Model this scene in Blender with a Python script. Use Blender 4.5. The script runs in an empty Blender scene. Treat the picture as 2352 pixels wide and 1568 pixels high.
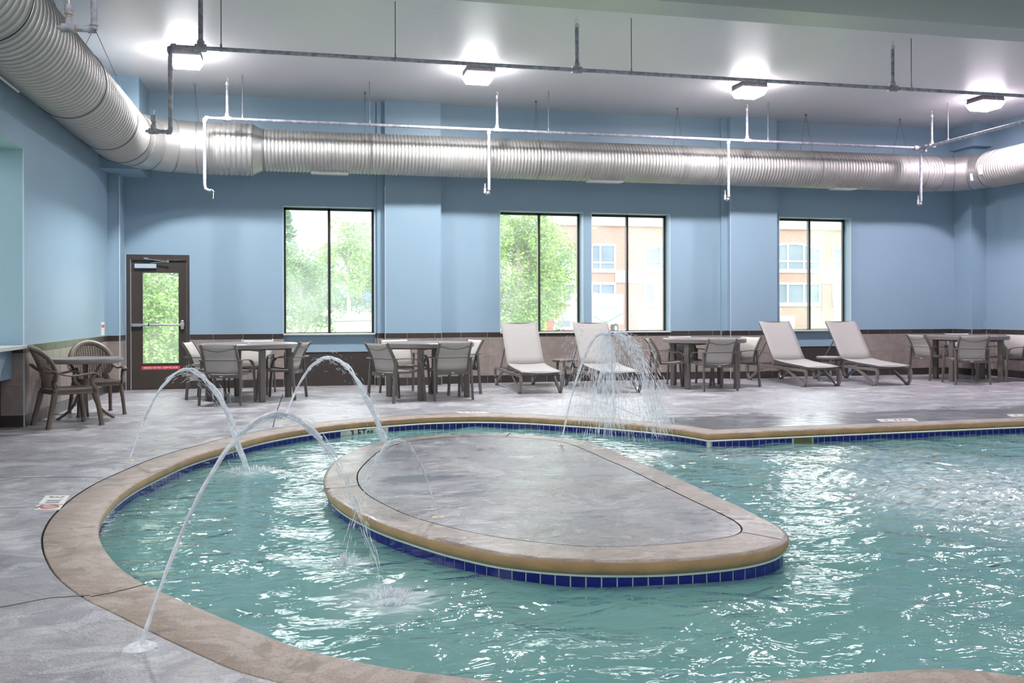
import bpy, bmesh, math, random
from mathutils import Vector, Matrix, noise as mnoise
from mathutils.geometry import tessellate_polygon
PI = math.pi
R = math.radians
random.seed(7)
scene = bpy.context.scene
COL = scene.collection

# ------------------------------------------------------------------ camera
FPX = 2130.0
YAW = R(12.85); ROLL = 0.0026
EYE = Vector((0, 0, 1.2))
r0 = Vector((math.cos(YAW), -math.sin(YAW), 0)); f0 = Vector((math.sin(YAW), math.cos(YAW), 0)); z0 = Vector((0, 0, 1))
CR = r0*math.cos(ROLL) - z0*math.sin(ROLL); CU = z0*math.cos(ROLL) + r0*math.sin(ROLL)
cam_d = bpy.data.cameras.new('camera'); cam = bpy.data.objects.new('camera', cam_d); COL.objects.link(cam)
cam_d.lens = 36.0*FPX/2352; cam_d.sensor_width = 36
cam_d.shift_y = -65.5/2352; cam_d.clip_end = 600; cam_d.clip_start = 0.05
m3 = Matrix((CR, CU, -f0)).transposed()
cam.matrix_world = Matrix.Translation(EYE) @ m3.to_4x4()
scene.camera = cam

# ------------------------------------------------------------------ colour management, world, sun
vs = scene.view_settings
vs.view_transform = 'Standard'; vs.look = 'None'; vs.gamma = 1; vs.use_curve_mapping = False
vs.exposure = 1.88
w = bpy.data.worlds.new('sky'); scene.world = w; w.use_nodes = True
bg = w.node_tree.nodes['Background']
bg.inputs[0].default_value = (0.90, 0.95, 1.0, 1); bg.inputs[1].default_value = 1.32
sd = bpy.data.lights.new('sun', 'SUN'); sd.energy = .62; sd.angle = R(3); sd.color = (1, .96, .9)
sun = bpy.data.objects.new('sun', sd); COL.objects.link(sun)
sun.rotation_euler = Vector((-.45, .62, -.62)).to_track_quat('-Z', 'Y').to_euler()
LAMP = 140.0
scene.cycles.max_bounces = 9
scene.cycles.diffuse_bounces = 4
scene.cycles.transparent_max_bounces = 10

# ------------------------------------------------------------------ pixel helpers (a pixel of the photograph to a point on a real plane)
def ray(px, py):
    return f0 + CR*((px-1176)/FPX) + CU*((718.5-py)/FPX)
def G(px, py, z=0.0):
    d = ray(px, py); return EYE + d*((z-EYE.z)/d.z)
def W(px, py, Y):
    d = ray(px, py); return EYE + d*(Y/d.y)
def WX(px, py, X):
    d = ray(px, py); return EYE + d*(X/d.x)
def D(px, py, dist):
    return EYE + ray(px, py)*dist

def proj(p):
    d = Vector(p)-EYE; w_ = d.dot(f0); return 1176+FPX*d.dot(CR)/w_, 718.5-FPX*d.dot(CU)/w_
# ------------------------------------------------------------------ materials
MATS = {}
def nd(nt, t, **kw):
    n = nt.nodes.new(t)
    for k, v in kw.items():
        setattr(n, k, v)
    return n
def mat(name, col, rough=.5, metal=0.0, spec=.5, var=0.0, vscale=3.0, bump=0.0, bscale=40.0, stretch=(1, 1, 1), coat=0.0, coat_rough=.1, dark=None, detail=6):
    m = bpy.data.materials.new(name); m.use_nodes = True
    nt = m.node_tree; b = nt.nodes['Principled BSDF']
    b.inputs['Base Color'].default_value = (*col, 1); b.inputs['Roughness'].default_value = rough
    b.inputs['Metallic'].default_value = metal; b.inputs['Specular IOR Level'].default_value = spec
    b.inputs['Coat Weight'].default_value = coat; b.inputs['Coat Roughness'].default_value = coat_rough
    tc = nd(nt, 'ShaderNodeTexCoord'); mp = nd(nt, 'ShaderNodeMapping'); mp.inputs['Scale'].default_value = stretch
    nt.links.new(tc.outputs['Object'], mp.inputs['Vector'])
    n = nd(nt, 'ShaderNodeTexNoise'); n.inputs['Scale'].default_value = vscale; n.inputs['Detail'].default_value = detail
    nt.links.new(mp.outputs[0], n.inputs['Vector'])
    if dark is None:
        dark = tuple(c*.72 for c in col)
    if var > 0:
        rp = nd(nt, 'ShaderNodeMapRange'); rp.inputs['From Min'].default_value = .3; rp.inputs['From Max'].default_value = .7
        nt.links.new(n.outputs['Fac'], rp.inputs['Value'])
        mx = nd(nt, 'ShaderNodeMix', data_type='RGBA')
        mx.inputs[6].default_value = (*[c+(d-c)*var for c, d in zip(col, dark)], 1)
        mx.inputs[7].default_value = (*[min(1, c+(c-d)*var*.6) for c, d in zip(col, dark)], 1)
        nt.links.new(rp.outputs[0], mx.inputs[0]); nt.links.new(mx.outputs[2], b.inputs['Base Color'])
    if bump > 0:
        n2 = nd(nt, 'ShaderNodeTexNoise'); n2.inputs['Scale'].default_value = bscale; n2.inputs['Detail'].default_value = 4
        nt.links.new(mp.outputs[0], n2.inputs['Vector'])
        bp = nd(nt, 'ShaderNodeBump'); bp.inputs['Strength'].default_value = bump; bp.inputs['Distance'].default_value = .01
        nt.links.new(n2.outputs['Fac'], bp.inputs['Height']); nt.links.new(bp.outputs[0], b.inputs['Normal'])
    MATS[name] = m
    return m
def emis(name, col, s):
    m = bpy.data.materials.new(name); m.use_nodes = True; nt = m.node_tree
    b = nt.nodes['Principled BSDF']; b.inputs['Base Color'].default_value = (*col, 1)
    b.inputs['Emission Color'].default_value = (*col, 1); b.inputs['Emission Strength'].default_value = s
    return m

M_wall = mat('blue_wall_paint', (.285, .405, .505), .42, var=.12, vscale=1.2, bump=.12, bscale=90, spec=.45)
M_ceil = mat('grey_ceiling_paint', (.68, .66, .67), .44, var=.06, vscale=.8, bump=.22, bscale=55, stretch=(.35, 1, 1), spec=.45)
M_beam = mat('grey_beam_paint', (.46, .46, .44), .40, var=.05, vscale=.8, bump=.2, bscale=60, stretch=(.35, 1, 1), spec=.6)
M_bead = mat('white_corner_bead', (.52, .60, .68), .4)
M_tile = [mat('taupe_wall_tile_%s' % n, c, .33, var=.55, vscale=9, bump=.05, bscale=60) for n, c in
          (('light', (.325, .272, .248)), ('mid', (.29, .242, .222)), ('warm', (.31, .255, .225)))]
M_acc = [mat('dark_accent_tile', (.042, .034, .032), .3, var=.6, vscale=14), mat('dark_accent_tile_worn', (.055, .045, .041), .3, var=.6, vscale=14)]
M_grout = mat('pale_grout', (.42, .36, .33), .8)
M_brown = mat('dark_brown_paint', (.046, .036, .031), .5, var=.5, vscale=5)
M_door = mat('brown_door_paint', (.060, .046, .039), .42, var=.2)
M_frame = mat('dark_bronze_window_frame', (.035, .032, .032), .4)
M_framein = mat('pale_frame_edge', (.45, .47, .5), .4)
M_alu = mat('brushed_aluminium', (.62, .62, .62), .35, metal=.9)
M_closer = mat('silver_paint', (.55, .62, .70), .4, metal=.2)
M_sill = mat('speckled_sill', (.60, .60, .58), .3, var=.8, vscale=60)
M_duct = mat('galvanised_duct', (.50, .485, .465), .56, metal=.80, var=.45, vscale=5, bump=.10, bscale=30, stretch=(1, 1, .6))
M_ductsm = mat('smooth_duct_metal', (.52, .505, .49), .44, metal=.9, var=.3, vscale=6, bump=.05, bscale=10)
M_groove = mat('duct_rib_groove', (.40, .385, .37), .5, metal=.7)  # darker metal for the standing-seam edge of each duct rib
M_seam = mat('duct_seam', (.28, .27, .26), .5, metal=.7)
M_grille = mat('grille_white', (.70, .70, .70), .5)
M_pipe = mat('galvanised_pipe', (.38, .375, .44), .55, metal=.1, var=.9, vscale=18, dark=(.19, .19, .23))
M_rust = mat('rusty_thread', (.42, .28, .17), .7, var=.5, vscale=30)
M_rod = mat('steel_rod', (.22, .22, .23), .5, metal=.6)
M_head = mat('sprinkler_brass', (.75, .72, .68), .3, metal=.8)
M_hous = mat('lamp_housing', (.10, .09, .105), .5)
M_taupe = mat('taupe_powder_coat', (.155, .135, .125), .38, var=.1, spec=.5)
M_top = mat('taupe_table_top', (.215, .19, .182), .34, var=.1)
M_lmetal = mat('grey_lounger_metal', (.24, .22, .215), .3, metal=.25)
M_sling = mat('pale_sling_mesh', (.50, .475, .44), .7, bump=.25, bscale=260)
M_lsling = mat('pale_lounger_mesh', (.385, .365, .345), .7, bump=.25, bscale=260)
M_tag = mat('pale_tag', (.8, .78, .72), .5)
M_res = mat('brown_resin', (.155, .118, .094), .42, var=.12)
M_blackgap = mat('dark_joint', (.05, .042, .038), .9, var=.8, vscale=25)
M_pooltile = mat('cobalt_pool_tile', (.008, .010, .20), .12, var=.5, vscale=12, spec=.6, dark=(.004, .004, .10))
M_poolgrout = mat('pool_grout', (.62, .68, .66), .7)
M_strip = mat('white_waterline_trim', (.66, .74, .70), .5)
M_plaster = mat('aqua_pool_plaster', (.40, .70, .66), .7, var=.15, vscale=2)
M_white = mat('white_marker', (.80, .78, .72), .4, var=.1)
M_black = mat('black_lettering', (.03, .03, .035), .5)
M_greyl = mat('grey_lettering', (.16, .17, .20), .5)
M_red = mat('red_sign', (.62, .06, .06), .45)
M_skim = mat('white_nozzle', (.85, .85, .85), .4)
M_nozb = mat('beige_nozzle', (.68, .58, .44), .4)
M_leafA = mat('leaf_bright', (.24, .38, .09), .6, var=.8, vscale=1.5)
M_leafB = mat('leaf_mid', (.14, .25, .09), .6, var=.8, vscale=1.5)
M_leafC = mat('leaf_blue_green', (.10, .22, .14), .6, var=.6, vscale=1)
M_bark = mat('bark', (.30, .26, .22), .9)
M_grass = mat('lawn_grass', (.26, .38, .12), .9, var=.9, vscale=.25, bump=.5, bscale=8)
M_mulch = mat('mulch', (.22, .19, .20), .9, var=.6, vscale=5)
M_asph = mat('pale_asphalt', (.40, .40, .42), .9, var=.2)
M_stone = mat('cream_stone', (.50, .48, .44), .8)
M_winw = mat('white_window_trim', (.85, .85, .85), .6)
M_glassd = mat('dark_window_glass', (.10, .14, .20), .15, var=.8, vscale=.4)
M_metalp = mat('ribbed_grey_metal', (.33, .34, .38), .5)
M_truck = mat('white_truck_paint', (.62, .63, .65), .4)
M_tyre = mat('tyre', (.03, .03, .03), .8)
M_green = mat('green_lettering', (.03, .33, .10), .5)
M_redu = mat('red_canvas', (.75, .06, .08), .8)
M_blueu = mat('blue_canvas', (.12, .16, .45), .8)
M_yel = mat('yellow_post', (.80, .60, .10), .6)
M_fence = mat('red_fence', (.45, .12, .08), .8)

def brick_mat():
    m = bpy.data.materials.new('red_brick'); m.use_nodes = True; nt = m.node_tree; b = nt.nodes['Principled BSDF']
    tc = nd(nt, 'ShaderNodeTexCoord'); sp = nd(nt, 'ShaderNodeSeparateXYZ'); cb = nd(nt, 'ShaderNodeCombineXYZ')
    nt.links.new(tc.outputs['Object'], sp.inputs[0]); nt.links.new(sp.outputs[0], cb.inputs[0]); nt.links.new(sp.outputs[2], cb.inputs[1])
    br = nd(nt, 'ShaderNodeTexBrick'); br.inputs['Scale'].default_value = 2.0
    br.inputs['Color1'].default_value = (.33, .135, .10, 1); br.inputs['Color2'].default_value = (.27, .11, .085, 1)
    br.inputs['Mortar'].default_value = (.34, .27, .24, 1); br.inputs['Mortar Size'].default_value = .03
    nt.links.new(cb.outputs[0], br.inputs['Vector']); nt.links.new(br.outputs['Color'], b.inputs['Base Color'])
    b.inputs['Roughness'].default_value = .9
    return m
M_brick = brick_mat()

def deck_mat(name, base, light, warm, rough, wet):
    """broom-stamped concrete: large pale blotches, fine grain, hairline texture, optional wet band"""
    m = bpy.data.materials.new(name); m.use_nodes = True; nt = m.node_tree; b = nt.nodes['Principled BSDF']; L = nt.links.new
    tc = nd(nt, 'ShaderNodeTexCoord')
    def noise(sc, det=5, st=(1, 1, 1), dist=0):
        mp = nd(nt, 'ShaderNodeMapping'); mp.inputs['Scale'].default_value = st; L(tc.outputs['Object'], mp.inputs[0])
        n = nd(nt, 'ShaderNodeTexNoise'); n.inputs['Scale'].default_value = sc; n.inputs['Detail'].default_value = det; n.inputs['Distortion'].default_value = dist
        L(mp.outputs[0], n.inputs[0]); return n.outputs['Fac']
    def rng(o, a, c, x=0.0, y=1.0):
        r = nd(nt, 'ShaderNodeMapRange', interpolation_type='SMOOTHSTEP'); r.inputs[1].default_value = a; r.inputs[2].default_value = c
        r.inputs[3].default_value = x; r.inputs[4].default_value = y; L(o, r.inputs[0]); return r.outputs[0]
    def mix(f, a, c):
        x = nd(nt, 'ShaderNodeMix', data_type='RGBA')
        L(f, x.inputs[0])
        for s, v in ((6, a), (7, c)):
            if isinstance(v, tuple): x.inputs[s].default_value = (*v, 1)
            else: L(v, x.inputs[s])
        return x.outputs[2]
    def mth(op, a, c):
        x = nd(nt, 'ShaderNodeMath', operation=op)
        for s, v in ((0, a), (1, c)):
            if isinstance(v, (int, float)): x.inputs[s].default_value = v
            else: L(v, x.inputs[s])
        return x.outputs[0]
    n1 = noise(.9, 6, (1, 1.6, 1), .3); n2 = noise(5, 8, (1, 1, 1), .7); n3 = noise(90, 3); n4 = noise(2.2, 7, (.9, 1, 1), 1.2)
    c = mix(rng(n1, .38, .66), base, warm)
    c = mix(rng(n4, .45, .68, 0, .85), c, light)
    c = mix(rng(n2, .34, .50, .75, 0), c, tuple(v*.62 for v in base))
    n6 = noise(3.2, 9, (.9, 1.1, 1), 2.4); c = mix(rng(n6, .44, .50, .0, .35), c, tuple(v*.72 for v in base)); c = mix(rng(n6, .56, .62, 0, .5), c, light)
    c = mix(rng(n3, .35, .55, .45, 0), c, tuple(v*.55 for v in base))
    ro = rng(n4, .35, .7, rough-.06, rough+.1)
    if wet:
        sp = nd(nt, 'ShaderNodeSeparateXYZ'); L(tc.outputs['Object'], sp.inputs[0])
        n5 = noise(1.6, 5, (.8, 2.2, 1), .4)
        yw = mth('ADD', sp.outputs[1], mth('MULTIPLY', mth('SUBTRACT', n5, .5), 1.6))
        wm = mth('MULTIPLY', rng(yw, 10.2, 9.7), rng(sp.outputs[0], 2.2, 3.4)) if wet == 'deck' else rng(noise(1.1, 4, (.8, 1.6, 1), .6), .36, .66)
        if wet == 'deck':
            wm = mth('MULTIPLY', wm, rng(sp.outputs[1], 7.0, 8.2))
        c = mix(mth('MULTIPLY', wm, .5), c, tuple(v*.50 for v in base))
        ro = mth('SUBTRACT', ro, mth('MULTIPLY', wm, rough-.12 if wet == 'deck' else rough-.24))
    L(c, b.inputs['Base Color']); L(ro, b.inputs['Roughness'])
    bp = nd(nt, 'ShaderNodeBump'); bp.inputs['Strength'].default_value = .75; bp.inputs['Distance'].default_value = .028
    hh = mth('ADD', mth('ADD', mth('MULTIPLY', n2, .6), mth('MULTIPLY', n6, .5)), mth('MULTIPLY', n3, .12)); L(hh, bp.inputs['Height'])
    if wet:
        st = nd(nt, 'ShaderNodeMath', operation='MULTIPLY_ADD'); L(wm, st.inputs[0]); st.inputs[1].default_value = -.45; st.inputs[2].default_value = .75
        L(st.outputs[0], bp.inputs['Strength'])
    L(bp.outputs[0], b.inputs['Normal'])
    b.inputs['Specular IOR Level'].default_value = .5
    return m
M_deck = deck_mat('grey_stamped_concrete', (.355, .34, .37), (.62, .605, .63), (.44, .405, .395), .36, 'deck')
M_isl = deck_mat('wet_island_concrete', (.265, .245, .255), (.52, .50, .52), (.31, .27, .255), .34, 'isl')
M_cop = deck_mat('tan_coping_concrete', (.43, .325, .265), (.57, .49, .44), (.47, .365, .305), .50, None)
M_copw = deck_mat('wet_tan_coping', (.36, .27, .215), (.57, .51, .475), (.41, .325, .27), .36, 'isl')

def water_mat():
    m = bpy.data.materials.new('pool_water'); m.use_nodes = True; nt = m.node_tree; L = nt.links.new
    for n in list(nt.nodes):
        if n.type != 'OUTPUT_MATERIAL': nt.nodes.remove(n)
    out = [n for n in nt.nodes if n.type == 'OUTPUT_MATERIAL'][0]
    tc = nd(nt, 'ShaderNodeTexCoord')
    def noise(sc, det, st, dist=0.0):
        mp = nd(nt, 'ShaderNodeMapping'); mp.inputs['Scale'].default_value = st; L(tc.outputs['Object'], mp.inputs[0])
        n = nd(nt, 'ShaderNodeTexNoise'); n.inputs['Scale'].default_value = sc; n.inputs['Detail'].default_value = det; n.inputs['Distortion'].default_value = dist
        L(mp.outputs[0], n.inputs[0]); return n.outputs['Fac']
    def mth(op, a, c=0.0):
        x = nd(nt, 'ShaderNodeMath', operation=op)
        for s, v in ((0, a), (1, c)):
            if isinstance(v, (int, float)): x.inputs[s].default_value = v
            else: L(v, x.inputs[s])
        return x.outputs[0]
    a = noise(3.6, 2, (.8, 1.2, 1), .9); c2 = noise(11, 2, (.8, 1.2, 1), 1.0)
    bp = nd(nt, 'ShaderNodeBump'); bp.inputs['Strength'].default_value = 1.0; bp.inputs['Distance'].default_value = .032
    L(mth('ADD', a, mth('MULTIPLY', c2, .17)), bp.inputs['Height'])
    fr = nd(nt, 'ShaderNodeFresnel'); fr.inputs[0].default_value = 1.36; L(bp.outputs[0], fr.inputs['Normal'])
    gl = nd(nt, 'ShaderNodeBsdfGlossy'); gl.inputs['Roughness'].default_value = .03; L(bp.outputs[0], gl.inputs['Normal'])
    gl.inputs['Color'].default_value = (1, 1, 1, 1)
    tr = nd(nt, 'ShaderNodeBsdfTransparent'); tr.inputs[0].default_value = (.74, .95, .92, 1)
    df = nd(nt, 'ShaderNodeBsdfDiffuse'); df.inputs[0].default_value = (.135, .43, .40, 1)
    n3 = noise(1.3, 4, (1, 1.8, 1), .8)
    cr = nd(nt, 'ShaderNodeMix', data_type='RGBA'); cr.inputs[6].default_value = (.175, .395, .385, 1); cr.inputs[7].default_value = (.28, .54, .52, 1)
    L(n3, cr.inputs[0]); L(cr.outputs[2], df.inputs[0])
    mx = nd(nt, 'ShaderNodeMixShader'); mx.inputs[0].default_value = .66; L(tr.outputs[0], mx.inputs[1]); L(df.outputs[0], mx.inputs[2])
    # foam where the streams fall and where the bubbler churns (positions in the pool)
    foam = None
    spots = [(G(590, 1082, -.135), .50, .62), (G(1700, 1040, -.135), .9, .45), (G(1480, 1045, -.135), .8, .5), (G(890, 1375, -.135), .40, .75),
             (G(820, 1290, -.135), .22, .5), (G(760, 1050, -.135), .55, .5), (G(2330, 1130, -.135), 2.3, .85), (G(2060, 1060, -.135), 1.6, .5)]
    fn = noise(9, 6, (.8, 1.5, 1), 1.4)
    for p, r, s in spots:
        vm = nd(nt, 'ShaderNodeVectorMath', operation='DISTANCE'); L(tc.outputs['Object'], vm.inputs[0]); vm.inputs[1].default_value = (p.x, p.y, p.z)
        mr = nd(nt, 'ShaderNodeMapRange', interpolation_type='SMOOTHSTEP'); mr.inputs[1].default_value = r; mr.inputs[2].default_value = r*.15
        mr.inputs[3].default_value = 0; mr.inputs[4].default_value = s; L(vm.outputs['Value'], mr.inputs[0])
        foam = mr.outputs[0] if foam is None else mth('MAXIMUM', foam, mr.outputs[0])
    mk_ = nd(nt, 'ShaderNodeMix', data_type='RGBA'); mk_.inputs[7].default_value = (.60, .74, .73, 1); L(cr.outputs[2], mk_.inputs[6]); L(mth('MULTIPLY', foam, 1.0), mk_.inputs[0]); L(mk_.outputs[2], df.inputs[0])
    thr = nd(nt, 'ShaderNodeMapRange', interpolation_type='SMOOTHSTEP'); L(mth('ADD', fn, mth('MULTIPLY', foam, .34)), thr.inputs[0])
    thr.inputs[1].default_value = .60; thr.inputs[2].default_value = .84
    ff = mth('MULTIPLY', thr.outputs[0], mth('MINIMUM', mth('MULTIPLY', foam, 1.5), .8))
    fd = nd(nt, 'ShaderNodeBsdfDiffuse'); fd.inputs[0].default_value = (.74, .84, .84, 1)
    m2 = nd(nt, 'ShaderNodeMixShader'); L(ff, m2.inputs[0]); L(mx.outputs[0], m2.inputs[1]); L(fd.outputs[0], m2.inputs[2])
    m3_ = nd(nt, 'ShaderNodeMixShader'); L(fr.outputs[0], m3_.inputs[0]); L(m2.outputs[0], m3_.inputs[1]); L(gl.outputs[0], m3_.inputs[2])
    L(m3_.outputs[0], out.inputs['Surface'])
    return m
M_water = water_mat()
M_face = mat('brown_coping_face', (.50, .30, .145), .38, var=.7, vscale=6, bump=.25, bscale=50, dark=(.34, .23, .11))

def stream_mat(name, fac):
    m = bpy.data.materials.new(name); m.use_nodes = True; nt = m.node_tree; L = nt.links.new
    out = [n for n in nt.nodes if n.type == 'OUTPUT_MATERIAL'][0]; b = nt.nodes['Principled BSDF']
    b.inputs['Base Color'].default_value = (.98, .98, 1, 1); b.inputs['Roughness'].default_value = .25
    tl = nd(nt, 'ShaderNodeBsdfTranslucent'); tl.inputs[0].default_value = (.9, .94, 1, 1)
    m1 = nd(nt, 'ShaderNodeMixShader'); m1.inputs[0].default_value = .4; L(b.outputs[0], m1.inputs[1]); L(tl.outputs[0], m1.inputs[2])
    tr = nd(nt, 'ShaderNodeBsdfTransparent')
    tc = nd(nt, 'ShaderNodeTexCoord'); n = nd(nt, 'ShaderNodeTexNoise'); n.inputs['Scale'].default_value = 22; n.inputs['Detail'].default_value = 3; L(tc.outputs['Object'], n.inputs[0])
    mr = nd(nt, 'ShaderNodeMapRange'); mr.inputs[1].default_value = .35; mr.inputs[2].default_value = .65; mr.inputs[3].default_value = fac-.25; mr.inputs[4].default_value = min(1, fac+.2); L(n.outputs[0], mr.inputs[0])
    m2 = nd(nt, 'ShaderNodeMixShader'); L(mr.outputs[0], m2.inputs[0]); L(tr.outputs[0], m2.inputs[1]); L(m1.outputs[0], m2.inputs[2])
    L(m2.outputs[0], out.inputs['Surface'])
    return m
M_stream = stream_mat('water_stream', .92); M_drop = stream_mat('water_droplets', .70)

def glass_mat(name, haze):
    m = bpy.data.materials.new(name); m.use_nodes = True; nt = m.node_tree; L = nt.links.new
    for n in list(nt.nodes):
        if n.type != 'OUTPUT_MATERIAL': nt.nodes.remove(n)
    out = [n for n in nt.nodes if n.type == 'OUTPUT_MATERIAL'][0]
    tr = nd(nt, 'ShaderNodeBsdfTransparent'); tr.inputs[0].default_value = (.97, .99, .98, 1)
    tl = nd(nt, 'ShaderNodeBsdfTranslucent'); tl.inputs[0].default_value = (.95, .97, 1, 1)
    gl = nd(nt, 'ShaderNodeBsdfGlossy'); gl.inputs['Roughness'].default_value = .02
    tc = nd(nt, 'ShaderNodeTexCoord'); n = nd(nt, 'ShaderNodeTexNoise'); n.inputs['Scale'].default_value = 1.2; n.inputs['Detail'].default_value = 5; L(tc.outputs['Object'], n.inputs[0])
    mr = nd(nt, 'ShaderNodeMapRange'); mr.inputs[1].default_value = .3; mr.inputs[2].default_value = .7; mr.inputs[3].default_value = haze*.4; mr.inputs[4].default_value = haze*1.6; L(n.outputs[0], mr.inputs[0])
    a = nd(nt, 'ShaderNodeMixShader'); L(mr.outputs[0], a.inputs[0]); L(tr.outputs[0], a.inputs[1]); L(tl.outputs[0], a.inputs[2])
    fr = nd(nt, 'ShaderNodeFresnel'); fr.inputs[0].default_value = 1.2
    c = nd(nt, 'ShaderNodeMixShader'); L(fr.outputs[0], c.inputs[0]); L(a.outputs[0], c.inputs[1]); L(gl.outputs[0], c.inputs[2])
    L(c.outputs[0], out.inputs['Surface'])
    return m
M_glass = glass_mat('clear_glass', .07); M_haze = glass_mat('hazy_glass', .13)

# ------------------------------------------------------------------ mesh builder
class MB:
    def __init__(s): s.v = []; s.f = []; s.m = []; s.sm = []
    def add(s, vs, fs, mi=0, smooth=False):
        o = len(s.v); s.v += [tuple(p) for p in vs]
        for f in fs: s.f.append([i+o for i in f]); s.m.append(mi); s.sm.append(smooth)
    def box(s, c, size, rot=None, mi=0):
        c = Vector(c); h = Vector(size)/2
        vs = [Vector((x*h.x, y*h.y, z*h.z)) for x in (-1, 1) for y in (-1, 1) for z in (-1, 1)]
        if rot is not None: vs = [rot @ p for p in vs]
        s.add([c+p for p in vs], [(0, 1, 3, 2), (4, 6, 7, 5), (0, 4, 5, 1), (2, 3, 7, 6), (0, 2, 6, 4), (1, 5, 7, 3)], mi)
    def b2(s, a, b, mi=0):
        a = Vector(a); b = Vector(b); s.box((a+b)/2, (abs(b.x-a.x), abs(b.y-a.y), abs(b.z-a.z)), None, mi)
    def sweep(s, pts, prof, mi=0, smooth=True, closed=False, cap=True, up=Vector((0, 0, 1)), scales=None):
        """prof: list of (side, up) offsets, kept level with `up`"""
        pts = [Vector(p) for p in pts]; n = len(pts); k = len(prof); vs = []
        for i, p in enumerate(pts):
            if closed: t = pts[(i+1) % n]-pts[i-1]
            else: t = pts[min(i+1, n-1)]-pts[max(i-1, 0)]
            t = t.normalized() if t.length > 1e-9 else Vector((0, 0, 1))
            u = up
            if abs(t.dot(u)) > .97: u = Vector((1, 0, 0)) if abs(t.x) < .9 else Vector((0, 1, 0))
            sd_ = t.cross(u).normalized(); uu = sd_.cross(t).normalized(); q = scales[i] if scales else 1
            vs += [p+sd_*(a*q)+uu*(b*q) for a, b in prof]
        fs = []
        for i in range(n if closed else n-1):
            for j in range(k):
                a = i*k+j; b = i*k+(j+1) % k; c = ((i+1) % n)*k+(j+1) % k; d = ((i+1) % n)*k+j
                fs.append((a, b, c, d))
        s.add(vs, fs, mi, smooth)
        if cap and not closed:
            s.add(vs[:k], [tuple(range(k-1, -1, -1))], mi); s.add(vs[-k:], [tuple(range(k))], mi)
    def tube(s, pts, r, seg=8, mi=0, scales=None, cap=True, closed=False):
        s.sweep(pts, [(r*math.cos(2*PI*j/seg), r*math.sin(2*PI*j/seg)) for j in range(seg)], mi, True, closed, cap, scales=scales)
    def bar(s, pts, w_, h_, mi=0, up=Vector((0, 0, 1)), closed=False):
        s.sweep(pts, [(-w_/2, -h_/2), (w_/2, -h_/2), (w_/2, h_/2), (-w_/2, h_/2)], mi, False, closed, up=up)
    def lathe(s, prof, c=(0, 0, 0), seg=24, mi=0, smooth=True, axis=None):
        c = Vector(c); n = len(prof); vs = []
        q = axis if axis is not None else Matrix.Identity(3)
        for i in range(seg):
            a = 2*PI*i/seg
            for r_, z_ in prof: vs.append(c+q @ Vector((r_*math.cos(a), r_*math.sin(a), z_)))
        fs = []
        for i in range(seg):
            for j in range(n-1):
                fs.append((i*n+j, ((i+1) % seg)*n+j, ((i+1) % seg)*n+j+1, i*n+j+1))
        s.add(vs, fs, mi, smooth)
    def prism(s, poly, z0_, z1_, mi=0, q=None, c=(0, 0, 0)):
        c = Vector(c); q = q or Matrix.Identity(3); n = len(poly)
        vs = [c+q @ Vector((x, y, z0_)) for x, y in poly]+[c+q @ Vector((x, y, z1_)) for x, y in poly]
        s.add(vs, [tuple(range(n-1, -1, -1)), tuple(range(n, 2*n))]+[(i, (i+1) % n, n+(i+1) % n, n+i) for i in range(n)], mi)
    def build(s, name, mats, parent=None, loc=None):
        me = bpy.data.meshes.new(name); me.from_pydata(s.v, [], s.f)
        if not isinstance(mats, (list, tuple)): mats = [mats]
        for m in mats: me.materials.append(m)
        me.polygons.foreach_set('material_index', s.m); me.polygons.foreach_set('use_smooth', s.sm); me.update()
        o = bpy.data.objects.new(name, me); COL.objects.link(o)
        if parent is not None: o.parent = parent
        if loc is not None: o.location = loc
        return o
def bevel(o, w_, seg=2):
    md = o.modifiers.new('bevel', 'BEVEL'); md.width = w_; md.segments = seg; md.limit_method = 'ANGLE'; md.angle_limit = R(40)
    return o
def thing(name, label, cat, loc=(0, 0, 0), rz=0, group=None):
    o = bpy.data.objects.new(name, None); COL.objects.link(o); o.location = loc; o.rotation_euler = (0, 0, rz)
    o['label'] = label; o['category'] = cat
    if group: o['group'] = group
    return o
def tag(o, label, cat, group=None, kind=None):
    o['label'] = label; o['category'] = cat
    if group: o['group'] = group
    if kind: o['kind'] = kind
    return o
def struct(o, label=None):
    o['kind'] = 'structure'
    if label: o['label'] = label
    return o
def copy_tree(o, parent=None):
    c = o.copy(); COL.objects.link(c)
    if parent is not None: c.parent = parent
    for ch in list(o.children): copy_tree(ch, c)
    return c
def text(name, s, size, m, parent, loc, q, ext=.0008, align='CENTER', sx=1.0, bold=0.0):
    cu = bpy.data.curves.new(name, 'FONT'); cu.body = s; cu.size = size; cu.extrude = ext; cu.align_x = align; cu.align_y = 'CENTER'; cu.offset = bold; cu.resolution_u = 4
    t = bpy.data.objects.new(name, cu); COL.objects.link(t)
    dg = bpy.context.evaluated_depsgraph_get()
    me = bpy.data.meshes.new_from_object(t.evaluated_get(dg)); bpy.data.objects.remove(t)
    me.materials.clear(); me.materials.append(m)
    for v in me.vertices: v.co = q @ Vector((v.co.x*sx, v.co.y, v.co.z))+Vector(loc)
    o = bpy.data.objects.new(name, me); COL.objects.link(o)
    if parent is not None: o.parent = parent
    return o
def spline(pts, step=.05):
    """Catmull-Rom through pts, resampled"""
    P = [Vector(p) for p in pts]; out = []
    for i in range(len(P)-1):
        a = P[i-1] if i > 0 else P[0]*2-P[1]; b = P[i]; c = P[i+1]; d = P[i+2] if i+2 < len(P) else P[-1]*2-P[-2]
        n = max(1, int((c-b).length/step))
        for k in range(n):
            t = k/n
            out.append(.5*((2*b)+(c-a)*t+(2*a-5*b+4*c-d)*t*t+(3*b-a-3*c+d)*t**3))
    out.append(P[-1]); return out
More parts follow.
